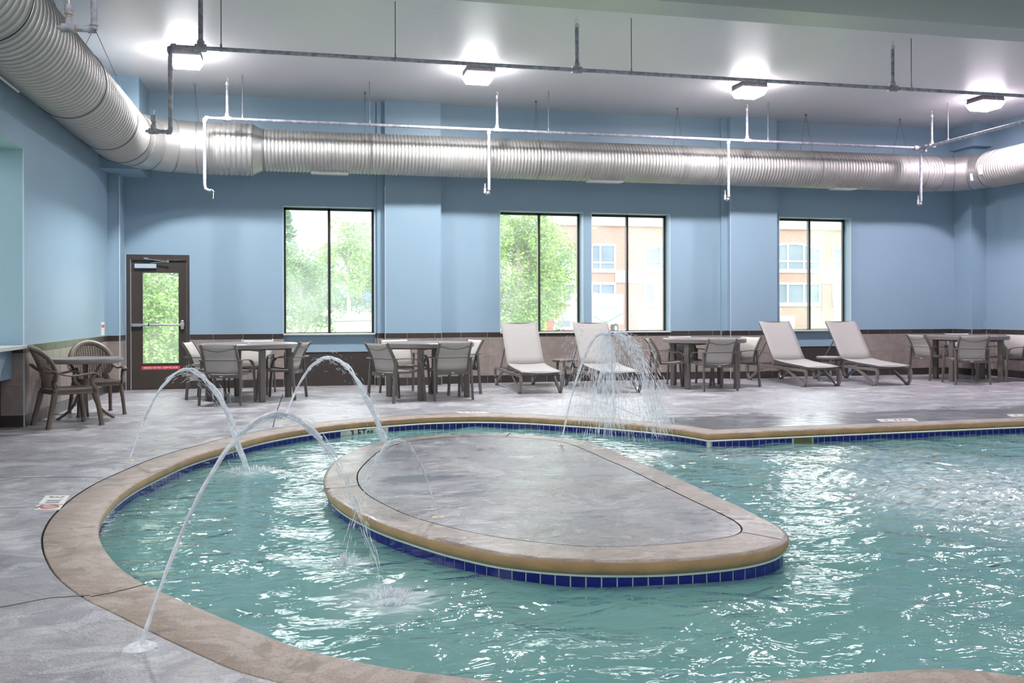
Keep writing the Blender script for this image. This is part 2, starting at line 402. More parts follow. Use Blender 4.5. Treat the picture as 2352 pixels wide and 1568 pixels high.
def smooth_closed(pts, it):
    for _ in range(it):
        n = len(pts); pts = [(pts[i-1]+pts[i]*2+pts[(i+1) % n])/4 for i in range(n)]
    return pts

# ================================================================== THE ROOM
YB = 15.6; XL = -2.87; XR = 12.66; YF = -5.0; ZC = 4.72; TH = .26

def wall(name, p0, p1, z0_, z1_, holes, m, out, thick=TH):
    """wall with real openings: along p0->p1 (front face), thickness towards `out`; holes (s0,s1,z0,z1) along the wall"""
    p0 = Vector(p0); p1 = Vector(p1); L = (p1-p0).length; t = (p1-p0)/L; out = Vector(out)*thick
    xs = sorted({0, L, *[h[0] for h in holes], *[h[1] for h in holes]}); zs = sorted({z0_, z1_, *[h[2] for h in holes], *[h[3] for h in holes]})
    b = MB()
    def hole(i, j):
        if i < 0 or j < 0 or i >= len(xs)-1 or j >= len(zs)-1: return False
        cx = (xs[i]+xs[i+1])/2; cz = (zs[j]+zs[j+1])/2
        return any(h[0] < cx < h[1] and h[2] < cz < h[3] for h in holes)
    def pt(s_, z_, o=0): return p0+t*s_+Vector((0, 0, z_))+out*o
    for i in range(len(xs)-1):
        for j in range(len(zs)-1):
            x0, x1, a, c = xs[i], xs[i+1], zs[j], zs[j+1]
            if hole(i, j):
                if not hole(i-1, j): b.add([pt(x0, a), pt(x0, c), pt(x0, c, 1), pt(x0, a, 1)], [(0, 1, 2, 3)])
                if not hole(i+1, j): b.add([pt(x1, a), pt(x1, a, 1), pt(x1, c, 1), pt(x1, c)], [(0, 1, 2, 3)])
                if not hole(i, j+1): b.add([pt(x0, c), pt(x1, c), pt(x1, c, 1), pt(x0, c, 1)], [(0, 1, 2, 3)])
                if not hole(i, j-1): b.add([pt(x0, a), pt(x0, a, 1), pt(x1, a, 1), pt(x1, a)], [(0, 1, 2, 3)])
            else:
                b.add([pt(x0, a), pt(x1, a), pt(x1, c), pt(x0, c)], [(0, 1, 2, 3)])
                b.add([pt(x0, a, 1), pt(x0, c, 1), pt(x1, c, 1), pt(x1, a, 1)], [(0, 1, 2, 3)])
    b.add([pt(0, z1_), pt(L, z1_), pt(L, z1_, 1), pt(0, z1_, 1)], [(0, 1, 2, 3)])
    b.add([pt(0, z0_), pt(0, z1_), pt(0, z1_, 1), pt(0, z0_, 1)], [(0, 1, 2, 3)])
    b.add([pt(L, z0_), pt(L, z1_), pt(L, z1_, 1), pt(L, z0_, 1)], [(0, 1, 2, 3)])
    return struct(b.build(name, m))

ZW0 = .865; ZW1 = 2.955
WINS = [(-.267, 1.21), (3.356, 4.836), (5.001, 6.468), (8.628, 10.097)]
DOOR = (-2.674, -1.727)
NICHE = {0: .56, 3: .56}
holes = [(a-(XL-TH), b-(XL-TH), -.02 if i in NICHE else ZW0, ZW1) for i, (a, b) in enumerate(WINS)]
holes.append((DOOR[0]-(XL-TH), DOOR[1]-(XL-TH), -.02, 2.139))
wall('wall_back', (XL-TH, YB, 0), (XR+TH, YB, 0), -.02, 4.95, holes, M_wall, (0, 1, 0))
# left wall: three tall windows with a niche below, the far jamb of the last one shows in the photo
LW = [(2.2, 4.2), (5.5, 7.5), (8.8, 10.77)]
wall('wall_left', (XL, YF, 0), (XL, YB, 0), -.02, 4.95, [(a-YF, b-YF, -.02, 2.955) for a, b in LW], M_wall, (-1, 0, 0), .5)
wall('wall_right', (XR, YF, 0), (XR, YB, 0), -.02, 4.95, [], M_wall, (1, 0, 0))
wall('wall_front', (XL-TH, YF, 0), (XR+TH, YF, 0), -.02, 4.95, [], M_wall, (0, -1, 0))
b = MB(); b.b2((XL-TH, YF-TH, ZC), (XR+TH, YB+TH, ZC+.25)); struct(b.build('ceiling', M_ceil))
# ceiling beam
b = MB(); b.b2((XL, 8.66, 4.30), (XR, 9.09, ZC)); struct(b.build('trim_1', M_beam), 'deep grey beam under the ceiling')

# pilasters and corner boxes
PIL = [(1.37, 2.303), (7.563, 8.49)]
PD = .17
n = 2
for (a, c) in PIL:
    b = MB(); b.b2((a, YB-PD, 0), (c, YB+.01, ZC)); b.b2((a-.12, YB-.05, 0), (a, YB+.01, ZC))
    struct(b.build('trim_%d' % n, M_wall)); n += 1
b = MB(); b.b2((XL, 15.17, 0), (-2.70, YB, 4.0)); b.b2((XL, 14.65, 3.35), (-2.33, YB, ZC)); struct(b.build('trim_4', M_wall))
b = MB(); b.b2((12.34, 15.12, 0), (XR, YB, 4.3)); b.b2((12.24, 14.95, 4.30), (XR, YB, ZC)); struct(b.build('trim_5', M_wall))
# pale corner beads
b = MB()
for x, y in ((-2.70, 15.17), (DOOR[0]-.004, YB)):
    b.b2((x-.006, y-.006, 0), (x+.012, y+.006, 3.3 if y < 15.5 else 2.14))
for (a, c) in PIL:
    b.b2((a-.006, YB-PD-.004, 0), (a+.006, YB-PD+.006, 3.3))
for a, c in WINS:
    b.b2((a-.012, YB-.004, 0 if a < 0 else .0), (a+.002, YB+.01, ZW1)); b.b2((c-.002, YB-.004, 0), (c+.010, YB+.01, ZW1)); b.b2((a-.01, YB-.004, ZW1-.002), (c+.01, YB+.01, ZW1+.01))
b.b2((XL-.006, 10.762, 0), (XL+.006, 10.774, 2.955))
struct(b.build('trim_6', M_bead))

# wainscot: real tiles on a grout backing. rows: base, two body rows, dark accent row
def tile_run(b, p0, p1, nrm, z_rows, skip=()):
    p0 = Vector(p0); p1 = Vector(p1); L = (p1-p0).length; t = (p1-p0)/L; nrm = Vector(nrm); d = .012
    zb, zt = z_rows[0][0], z_rows[-1][1]
    def slab(s0, s1, za, zc, th0, th1, mi):
        vs = [p0+t*s_+nrm*o+Vector((0, 0, z_)) for s_ in (s0, s1) for o in (th0, th1) for z_ in (za, zc)]
        b.add(vs, [(0, 1, 3, 2), (4, 6, 7, 5), (0, 4, 5, 1), (2, 3, 7, 6), (0, 2, 6, 4), (1, 5, 7, 3)], mi)
    slab(0, L, zb, zt, -.004, d*.75, 0)
    for (za, zc, wd, kind, off) in z_rows:
        s_ = -off
        while s_ < L-.002:
            a = max(0, s_)+.003; c = min(L, s_+wd)-.003
            if c-a > .01:
                mi = (random.choice((4, 5)) if kind == 'd' else random.choice((1, 2, 3)))
                slab(a, c, za+.003, zc-.003, 0, d, mi)
            s_ += wd
ROWS = lambda o=0: [(.0, .131, .46, 'd', .1+o), (.131, .457, .305, 't', .05+o), (.457, .783, .305, 't', .05+o), (.783, .872, .46, 'd', .1+o)]
RSHORT = lambda: [(.0, .131, .46, 'd', .1), (.131, .457, .305, 't', .05), (.457, .783, .305, 't', .05), (.783, .850, .46, 'd', .1)]
TM = [M_grout]+M_tile+M_acc
b = MB()
segs = [(DOOR[1], WINS[0][0], ROWS), (WINS[0][1], PIL[0][0]-.12, ROWS), (PIL[0][1], WINS[1][0], ROWS), (WINS[1][0], WINS[2][1], RSHORT),
        (WINS[2][1], PIL[1][0]-.12, ROWS), (PIL[1][1], WINS[3][0], ROWS), (WINS[3][1], 12.34, ROWS)]
for a, c, rw in segs: tile_run(b, (a, YB, 0), (c, YB, 0), (0, -1, 0), rw())
for a, c in PIL:
    tile_run(b, (a, YB-PD, 0), (c, YB-PD, 0), (0, -1, 0), ROWS()); tile_run(b, (a-.12, YB-.05, 0), (a, YB-.05, 0), (0, -1, 0), ROWS())
    tile_run(b, (c, YB-PD, 0), (c, YB, 0), (1, 0, 0), ROWS()); tile_run(b, (a, YB-PD, 0), (a, YB-.05, 0), (-1, 0, 0), ROWS())
tile_run(b, (XL, 15.17, 0), (-2.70, 15.17, 0), (0, -1, 0), ROWS()); tile_run(b, (-2.70, 15.17, 0), (-2.70, YB, 0), (1, 0, 0), ROWS())
tile_run(b, (12.34, 15.12, 0), (12.34, YB, 0), (-1, 0, 0), ROWS()); tile_run(b, (12.34, 15.12, 0), (XR, 15.12, 0), (0, -1, 0), ROWS())
struct(b.build('baseboard_back', TM), 'tiled wainscot along the back wall')
b = MB(); tile_run(b, (XL, 10.77, 0), (XL, 15.17, 0), (1, 0, 0), ROWS()); tile_run(b, (XL-TH, 10.77, 0), (XL, 10.77, 0), (0, -1, 0), ROWS())
for a, c in ((YF, 2.2), (4.2, 5.5), (7.5, 8.8)): tile_run(b, (XL, a, 0), (XL, c, 0), (1, 0, 0), ROWS())
struct(b.build('baseboard_left', TM), 'tiled wainscot along the left wall')
b = MB(); tile_run(b, (XR, 15.12, 0), (XR, YF, 0), (-1, 0, 0), ROWS()); struct(b.build('baseboard_right', TM))

# ---------------------------------------------------------------- windows
def window(idx, x0, x1, haze, niche):
    yg = YB+.235
    fr = MB(); f = .035
    xm = (x0+x1)/2 - .0
    for a, c in ((x0, x0+f), (x1-f, x1), (xm-.022, xm+.022)): fr.b2((a, yg-.03, ZW0), (c, yg+.03, ZW1))
    fr.b2((x0, yg-.03, ZW1-f*1.1), (x1, yg+.03, ZW1)); fr.b2((x0, yg-.03, ZW0), (x1, yg+.03, ZW0+.02))
    root = fr.build('window_%d' % idx, M_frame); struct(root)
    g = MB(); g.b2((x0+f, yg-.003, ZW0+.02), (xm-.022, yg+.003, ZW1-f)); g.build('window_pane', M_haze if haze[0] else M_glass, root)
    g = MB(); g.b2((xm+.022, yg-.003, ZW0+.02), (x1-f, yg+.003, ZW1-f)); g.build('window_pane', M_haze if haze[1] else M_glass, root)
    e = MB()
    for a in (xm-.028, ): e.b2((a, yg-.036, ZW0+.02), (a+.007, yg-.028, ZW1-f))
    e.build('frame_edge', M_framein, root)
    s_ = MB(); s_.b2((x0-.006, YB-.035, ZW0-.018), (x1+.006, yg, ZW0+.006)); s_.build('window_sill', M_sill, root)
    if niche:
        p = MB(); p.b2((x0+.001, YB+.07, niche), (x1-.001, yg+.02, ZW0-.018)); p.build('apron_panel', M_wall, root)
        p = MB(); p.b2((x0+.001, YB+.085, 0), (x1-.001, yg+.02, niche)); p.build('kick_panel', M_brown, root)
HZ = [(1, 1), (0, 0), (0, 1), (0, 1)]
for i, (a, c) in enumerate(WINS): window(i+1, a, c, HZ[i], NICHE.get(i))
# outside the wall below windows 2 and 3 stays closed; left wall windows
for i, (a, c) in enumerate(LW):
    xg = XL-.44; fr = MB(); f = .035; ym = (a+c)/2
    for p, q in ((a, a+f), (c-f, c), (ym-.02, ym+.02)): fr.b2((xg-.03, p, ZW0), (xg+.03, q, ZW1))
    fr.b2((xg-.03, a, ZW1-f), (xg+.03, c, ZW1)); fr.b2((xg-.03, a, ZW0), (xg+.03, c, ZW0+.02))
    root = fr.build('window_%d' % (5+i), M_frame); struct(root)
    g = MB(); g.b2((xg-.003, a+f, ZW0+.02), (xg+.003, ym-.02, ZW1-f)); g.build('window_pane', M_glass, root)
    g = MB(); g.b2((xg-.003, ym+.02, ZW0+.02), (xg+.003, c-f, ZW1-f)); g.build('window_pane', M_glass, root)
    s_ = MB(); s_.b2((xg, a-.0, ZW0-.03), (XL+.035, c+.0, ZW0+.006)); s_.build('window_sill', M_sill, root)
    p = MB(); p.b2((xg-.02, a+.001, .52), (XL-.11, c-.001, ZW0-.03)); p.build('apron_panel', M_wall, root)
    p = MB(); p.b2((xg-.02, a+.001, 0), (XL-.22, c-.001, .52)); p.build('kick_panel', M_brown, root)

# ---------------------------------------------------------------- door
dx0, dx1 = DOOR; dz = 2.139
fr = MB(); fy0, fy1 = YB-.012, YB+.13
fr.b2((dx0, fy0, 0), (dx0+.062, fy1, dz-.075)); fr.b2((dx1-.045, fy0, 0), (dx1, fy1, dz-.075)); fr.b2((dx0, fy0, dz-.075), (dx1, fy1, dz))
fr.b2((dx0+.06, YB+.05, 0), (dx1-.045, YB+.13, .012))
door = struct(bevel(fr.build('door_1', M_door), .004)); 
lx0, lx1, lz1 = dx0+.066, dx1-.049, dz-.081
gx0, gx1, gz0, gz1 = -2.44, -1.895, .41, 1.86
lf = MB(); ya, yc = YB+.04, YB+.085
lf.b2((lx0, ya, .012), (gx0, yc, lz1)); lf.b2((gx1, ya, .012), (lx1, yc, lz1)); lf.b2((gx0, ya, .012), (gx1, yc, gz0)); lf.b2((gx0, ya, gz1), (gx1, yc, lz1))
leaf = lf.build('door_leaf', M_door, door)
g = MB(); g.b2((gx0, ya+.02, gz0), (gx1, ya+.026, gz1)); g.build('glass_pane', M_glass, leaf)
g = MB()
for q in (((gx0-.018, ya-.008, gz0-.018), (gx0+.004, ya, gz1+.018)), ((gx1-.004, ya-.008, gz0-.018), (gx1+.018, ya, gz1+.018)),
          ((gx0, ya-.008, gz1-.004), (gx1, ya, gz1+.018)), ((gx0, ya-.008, gz0-.018), (gx1, ya, gz0+.004))): g.b2(*q)
g.build('glazing_bead', M_door, leaf)
g = MB(); g.b2((gx0, ya+.002, gz0-.002), (gx1, ya+.02, gz0+.012)); g.b2((gx0, ya+.002, gz1-.008), (gx1, ya+.02, gz1)); g.build('glazing_edge', M_framein, leaf)
g = MB(); g.b2((lx0-.006, YB-.01, .01), (lx0-.001, YB+.05, lz1)); g.b2((lx1+.001, YB+.0, .01), (lx1+.006, YB+.05, lz1)); g.b2((lx0, YB+.0, lz1+.001), (lx1, YB+.05, lz1+.006)); g.build('weather_strip', M_framein, door)
# panic bar
pb = MB(); pb.b2((lx0+.012, ya-.05, 1.0), (lx0+.15, ya, 1.048)); pb.tube([(lx0+.15, ya-.04, 1.024), (lx1-.08, ya-.04, 1.024)], .017, 10)
bar = pb.build('panic_bar', M_alu, leaf)
g = MB(); g.b2((lx1-.085, ya-.055, .952), (lx1-.04, ya, 1.098)); g.b2((lx1-.10, ya-.06, 1.0), (lx1-.03, ya, 1.055)); bevel(g.build('latch_case', M_alu, leaf), .008)
g = MB(); g.b2((lx0+.255, ya-.06, 1.003), (lx0+.275, ya-.02, 1.045)); g.build('bar_collar', M_black, leaf)
# closer
g = MB(); g.b2((lx0+.055, ya-.05, lz1-.135), (lx0+.38, ya, lz1-.065)); bevel(g.build('closer_body', M_closer, leaf), .005)
g = MB(); g.bar([(lx0+.30, ya-.03, lz1-.05), (lx0+.56, ya-.09, lz1-.03)], .02, .01); g.bar([(lx0+.56, ya-.09, lz1-.03), (lx0+.22, YB-.03, lz1+.012)], .02, .01)
g.box((lx0+.56, ya-.09, lz1-.03), (.03, .03, .03)); g.box((lx0+.23, YB-.025, lz1+.02), (.06, .04, .02)); g.build('closer_arm', M_alu, leaf)
# alarm sign
QB = Matrix(((1, 0, 0), (0, 0, -1), (0, 1, 0)))   # text upright facing -Y
g = MB(); g.b2((gx0-.02, ya-.004, gz0-.098), (gx1+.02, ya, gz0-.035)); sg = g.build('alarm_sign', M_red, leaf)
sg['label'] = 'red sign reading EMERGENCY EXIT ONLY - ALARM WILL SOUND'
text('sign_lettering', 'EMERGENCY EXIT ONLY - ALARM WILL SOUND', .042, M_white, sg, ((gx0+gx1)/2, ya-.005, gz0-.067), QB, sx=.58, bold=.0006)

# pool rules notice on the left wall
QL = Matrix(((0, 0, 1), (1, 0, 0), (0, 1, 0)))    # text upright on the left wall, facing +X (reads towards -Y side flipped below)
QL = Matrix(((0, 0, 1), (1, 0, 0), (0, 1, 0)))
a0 = WX(232, 742, XL); a1 = WX(239.5, 767, XL)
sg = MB(); sg.b2((XL, a0.y, .885), (XL+.004, a1.y, 1.08)); sign = tag(sg.build('wall_sign', M_white), 'small white and red notice on the blue left wall near the corner', 'sign')
g = MB(); g.b2((XL+.004, a0.y+.02, 1.0), (XL+.006, a1.y-.02, 1.04)); g.build('red_band', M_red, sign)

# ================================================================== POOL OUTLINE (nosing line, world)
P1 = [(1210, 1567), (1125, 1557), (1010, 1543), (912, 1530.5), (800, 1509), (700, 1486), (641, 1465), (521, 1417), (416.7, 1372.7), (336.5, 1338), (276.4, 1298), (244.4, 1260.5),
      (230.4, 1232.5), (227.5, 1210), (236, 1182), (256, 1155), (282, 1130), (320.5, 1104), (380.6, 1074), (440.7, 1048), (520, 1024), (600, 1002), (700, 984), (800, 971.5),
      (900, 963), (1000, 957), (1100, 955), (1203, 957.5), (1312, 963.5), (1407.5, 970), (1514, 979.5), (1577.6, 987.5), (1626.5, 995.5)]
P2 = [(1626.5, 995.5), (1705, 990), (1977, 980.5), (2352, 965.5)]
P3 = [(2352, 1550), (2301, 1541), (2241, 1534), (2149, 1530), (2041, 1535), (1940, 1542), (1820, 1553), (1672, 1565), (1560, 1577), (1450, 1584), (1320, 1580), (1210, 1567)]
A1 = [G(*p) for p in P1]; A2 = [G(*p) for p in P2]
d2 = (A2[-1]-A2[0]).normalized(); far = A2[0]+d2*((11.2-A2[0].x)/d2.x)
A3 = [G(*p) for p in P3]
s1 = spline(A1, .06); s2 = [A1[-1]+(far-A1[-1])*(i/60) for i in range(1, 61)]
near = Vector((11.2, 1.0, 0))
s3 = [far+(near-far)*(i/40) for i in range(1, 41)]
s4 = spline([near, Vector((8, 1.15, 0)), Vector((5, 1.35, 0)), Vector((3.4, 1.9, 0))]+A3, .06)[1:-1]
OUT = s1+s2+s3+s4            # clockwise or not is resolved below
CORNER = len(s1)-1
def area(p): return sum(p[i].x*p[(i+1) % len(p)].y-p[(i+1) % len(p)].x*p[i].y for i in range(len(p)))/2
if area(OUT) < 0: OUT.reverse()
def offset(p, d):
    """positive d = outward for counter-clockwise outline"""
    n = len(p); out = []
    for i in range(n):
        e0 = (p[i]-p[i-1]); e1 = (p[(i+1) % n]-p[i]); e0 = Vector((e0.x, e0.y, 0)).normalized(); e1 = Vector((e1.x, e1.y, 0)).normalized()
        n0 = Vector((e0.y, -e0.x, 0)); n1 = Vector((e1.y, -e1.x, 0)); m = (n0+n1)
        if m.length < 1e-6: m = n0
        m.normalize(); k = max(.5, m.dot(n1)); out.append(p[i]+m*(d/k))
    if d > .1:
        bad = []
        for i in range(n):
            q = out[i]; ok = all((q-p[(i+k) % n]).length > d*.985 for k in range(-30, 31))
            bad.append(not ok)
        for i in range(n):
            if bad[i]:
                for k in range(1, 40):
                    if not bad[(i+k) % n]: out[i] = out[(i+k) % n].copy(); break
                    if not bad[i-k]: out[i] = out[i-k].copy(); break
    return out
ISO = [(742.5, 1104), (744, 1088), (758, 1066), (785, 1045), (836, 1023), (904, 1007), (972, 999), (1040, 995), (1108, 993.2), (1180, 994.5), (1250, 1000), (1312, 1006.5), (1358, 1014), (1403, 1031),
       (1447.6, 1050), (1522, 1080), (1596.4, 1113), (1656, 1141), (1715.5, 1168), (1760, 1190), (1794, 1207), (1812, 1221), (1815, 1234), (1803, 1246.5), (1772, 1258),
       (1715.5, 1270), (1626, 1280), (1537, 1286), (1447.6, 1288), (1358, 1287.4), (1269, 1283), (1150, 1271), (1074, 1256), (1006, 1240), (938, 1219.5), (870, 1197), (819, 1174), (775, 1150), (751, 1127)]
def closed_spline(px, step=.04):
    w_ = [G(*p) for p in px]; w_ = w_[-3:]+w_+w_[:3]
    s_ = spline(w_, step)
    # cut to one loop
    a = min(range(len(s_)//3), key=lambda i: (s_[i]-w_[3]).length); c = min(range(len(s_)*2//3, len(s_)), key=lambda i: (s_[i]-w_[3]).length)
    return s_[a:c]
ISL = smooth_closed(closed_spline(ISO), 6)
if area(ISL) < 0: ISL.reverse()

COPW = .275; JG = .010
def poly_mesh(name, loops, z_, m, parent=None):
    fs = tessellate_polygon([[Vector((p.x, p.y, 0)) for p in lp] for lp in loops])
    vs = [Vector((p.x, p.y, z_)) for lp in loops for p in lp]
    me = bpy.data.meshes.new(name); me.from_pydata([tuple(v) for v in vs], [], [tuple(f) for f in fs])
    bm = bmesh.new(); bm.from_mesh(me)
    for f in bm.faces:
        f.normal_update()
        if f.normal.z < 0: f.normal_flip()
    bm.to_mesh(me); bm.free(); me.materials.append(m)
    o = bpy.data.objects.new(name, me); COL.objects.link(o)
    if parent is not None: o.parent = parent
    return o
def ring(b, line, prof, mi=0, smooth=True):
    """prof: (outward offset, z) open profile swept round a closed line"""
    loops = [offset(line, o) if abs(o) > 1e-9 else line for o, z_ in prof]; n = len(line); k = len(prof); vs = []
    for i in range(n):
        for j in range(k): vs.append(Vector((loops[j][i].x, loops[j][i].y, prof[j][1])))
    fs = [(i*k+j, ((i+1) % n)*k+j, ((i+1) % n)*k+j+1, i*k+j+1) for i in range(n) for j in range(k-1)]
    b.add(vs, fs, mi, smooth)

# deck = floor with the pool opening
rim = offset(OUT, COPW+JG)
rim_l = [p for i, p in enumerate(rim) if (p-rim[i-1]).length > 1e-5]
fl = poly_mesh('floor', [[Vector((XL-.6, YF-TH, 0)), Vector((XR+TH, YF-TH, 0)), Vector((XR+TH, YB+TH, 0)), Vector((XL-.6, YB+TH, 0))], rim_l], 0, M_deck)
struct(fl)
b = MB(); ring(b, OUT, [(COPW+JG, 0), (COPW+JG, -.02), (COPW-.002, -.02)]); struct(b.build('trim_7', M_blackgap), 'open joint between deck and pool coping')

pool = thing('swimming_pool', 'curved indoor swimming pool with tan coping and cobalt waterline tiles', 'swimming pool', (0, 0, 0))
ZWAT = -.135
NOSE = [(COPW, -.06), (COPW, -.004), (COPW-.004, 0), (.03, 0), (.013, -.003), (.004, -.010)]
NOSEF = [(.004, -.010), (.0, -.022), (.002, -.046), (.010, -.062), (.024, -.074), (.055, -.077)]
b = MB(); ring(b, OUT, NOSE); ring(b, OUT, NOSEF, 1); b.build('coping', [M_cop, M_face], pool)
def tile_band(line, inset, name, parent, sign, wd=.0755, marker=None):
    """real square tiles along a closed line; sign +1 pool wall faces inwards, -1 island faces outwards"""
    ln = offset(line, inset*sign); n = len(ln); b = MB()
    cum = [0]
    for i in range(n): cum.append(cum[-1]+(ln[(i+1) % n]-ln[i]).length)
    T = cum[-1]; cnt = int(T/wd); wd = T/cnt; k = 0
    def at(s_):
        nonlocal k
        s_ %= T
        if s_ < cum[k]: k = 0
        while cum[k+1] < s_: k += 1
        a = ln[k]; c = ln[(k+1) % n]; t = (s_-cum[k])/max(1e-9, cum[k+1]-cum[k]); return a+(c-a)*t
    gp = .0035
    ring(b, ln, [(0, -.077), (0, -.17)], 1, False)
    for i in range(cnt):
        a = at(i*wd+gp); c = at((i+1)*wd-gp); mid = (a+c)/2
        if marker and mid.y > 8 and any(q < proj((mid.x, mid.y, -.12))[0] < rr for q, rr in marker): continue
        e = (c-a).normalized(); nr = Vector((e.y, -e.x, 0))*(-sign)
        vs = [Vector((p.x, p.y, z_))+nr*o for p in (a, c) for o in (-.004, .004) for z_ in (-.162, -.090)]
        b.add(vs, [(0, 1, 3, 2), (4, 6, 7, 5), (0, 4, 5, 1), (2, 3, 7, 6), (0, 2, 6, 4), (1, 5, 7, 3)], 0)
    b.build(name, [M_pooltile, M_poolgrout], parent)
    b = MB(); ring(b, ln, [(.002*(-sign), -.0765), (-.008*sign, -.0765), (-.008*sign, -.087), (.002*(-sign), -.087)], 0, False); b.build('waterline_trim', M_strip, parent)
tile_band(OUT, .035, 'tile_band', pool, 1, marker=[(788, 897), (1822, 1862)])
b = MB(); ring(b, OUT, [(.04, -.16), (.04, -1.05)]); b.build('basin_wall', M_plaster, pool)
bb = MB(); xs0 = [p.x for p in OUT]; ys0 = [p.y for p in OUT]
bb.b2((min(xs0)-.2, min(ys0)-.2, -1.15), (max(xs0)+.2, max(ys0)+.2, -1.05)); bb.build('basin_floor', M_plaster, pool)
# coping joints: thin grooves across the coping
b = MB()
def joint(b, pa, pb_, w_=.007, z_=.0008):
    a = G(*pa); c = G(*pb_); e = (c-a).normalized(); s_ = Vector((e.y, -e.x, 0))*w_/2
    b.add([a-s_+Vector((0, 0, z_)), a+s_+Vector((0, 0, z_)), c+s_+Vector((0, 0, z_)), c-s_+Vector((0, 0, z_))], [(0, 1, 2, 3)])
def joint_line(b, px, w_=.007, z_=.0012):
    pts = spline([G(*p) for p in px], .03); rnd = random.Random(3)
    pts = [p+Vector((rnd.uniform(-.002, .002), rnd.uniform(-.002, .002), z_-.002)) for p in pts]
    b.sweep(pts, [(-w_/2, -.001), (w_/2, -.001), (w_/2, .002), (-w_/2, .002)], 0, False)
joint_line(b, [(209, 1370), (270, 1358), (333, 1341)]); b.build('coping_joint', M_blackgap, pool)
# depth tiles on the waterline: 3 FT 00 and the no-diving symbol
def no_dive(b, q, c, r, mi=0):
    c = Vector(c); n = 28
    for r1, r0_, in ((r, r*.82),):
        vs = []
        for i in range(n):
            a = 2*PI*i/n
            for rr in (r0_, r1):
                for z_ in (0, .002): vs.append(c+q @ Vector((rr*math.cos(a), rr*math.sin(a), z_)))
        fs = []
        for i in range(n):
            j = (i+1) % n; fs += [(i*4+1, i*4+3, j*4+3, j*4+1), (i*4+2, j*4+2, j*4+3, i*4+3), (i*4, i*4+1, j*4+1, j*4)]
        b.add(vs, fs, mi)
    rq = Matrix.Rotation(R(-45), 3, 'Z'); b.box(c+q @ Vector((0, 0, .0012)), (2*r*.85, r*.14, .002), q @ rq, mi)
def person_mark(b, q, c, r, mi=0):
    c = Vector(c)
    def bx(x, y, lw, lh, ang): b.box(c+q @ Vector((x*r, y*r, .0008)), (lw*r, lh*r, .0016), q @ Matrix.Rotation(R(ang), 3, 'Z'), mi)
    bx(-.05, .1, .62, .14, -35); bx(-.4, .3, .45, .11, -10); bx(.22, -.15, .4, .1, -60)
    b.lathe([(0, .0018), (.11*r, .0018), (.11*r, 0)], c+q @ Vector((.3*r, -.25*r, 0)), 10, mi, axis=q)
ln = offset(OUT, .035)
def near_px(a_, c_): return [p for p in ln if p.y > 8 and a_ <= proj((p.x, p.y, -.12))[0] <= c_]
seg = sorted(near_px(788, 897), key=lambda p: p.x)
if seg[0].x > seg[-1].x: seg = seg[::-1]
b = MB()
for i in range(len(seg)-1):
    a, c = seg[i], seg[i+1]; e = (c-a).normalized(); nr = Vector((e.y, -e.x, 0))
    if nr.y > 0: nr = -nr
    vs = [Vector((p.x, p.y, z_))+nr*o for p in (a, c) for o in (-.004, .004) for z_ in (-.166, -.087)]
    b.add(vs, [(0, 1, 3, 2), (4, 6, 7, 5), (0, 4, 5, 1), (2, 3, 7, 6), (0, 2, 6, 4), (1, 5, 7, 3)], 0)
dm = b.build('depth_marker', M_white, pool); dm['label'] = 'white tile marker reading 3 FT 00 with a no diving symbol'
def seg_at(u):
    L = [0]
    for i in range(len(seg)-1): L.append(L[-1]+(seg[i+1]-seg[i]).length)
    s_ = u*L[-1]; i = max(k for k in range(len(seg)-1) if L[k] <= s_)
    e = (seg[i+1]-seg[i]).normalized(); p = seg[i]+e*(s_-L[i]); nr = Vector((e.y, -e.x, 0))
    if nr.y > 0: nr = -nr
    return p, e, nr
for ch, u, sz in (('3', .13, .075), ('F', .29, .072), ('T', .40, .072), ('0', .50, .05), ('0', .575, .05)):
    p, e, nr = seg_at(u); q = Matrix((e, Vector((0, 0, 1)), nr)).transposed()
    text('marker_lettering', ch, sz*1.25, M_black, dm, Vector((p.x, p.y, -.125 if sz > .06 else -.132))+nr*.005, q, bold=.003)
b = MB(); p, e, nr = seg_at(.79); q = Matrix((e, Vector((0, 0, 1)), nr)).transposed(); cc = Vector((p.x, p.y, -.128))+nr*.005
no_dive(b, q, cc, .040); person_mark(b, q, cc, .034, 1); b.build('no_diving_symbol', [M_red, M_black], dm)
# skimmer mouth in the far wall
e = d2; nr = Vector((e.y, -e.x, 0)); nr = nr if nr.y < 0 else -nr
q = Matrix((e, Vector((0, 0, 1)), nr)).transposed(); 
base = near_px(1835, 1850)[0]
ctr = Vector((base.x, base.y, -.13))
b = MB(); b.box(ctr+nr*.001, (.21, .085, .006), q, 0); b.box(ctr+nr*.005+q @ Vector((.11, 0, 0)), (.02, .085, .008), q, 1)
b.build('skimmer_opening', [mat('olive_skimmer', (.11, .12, .05), .6, var=.5, vscale=20), mat('green_skimmer_edge', (.25, .40, .18), .5)], pool)

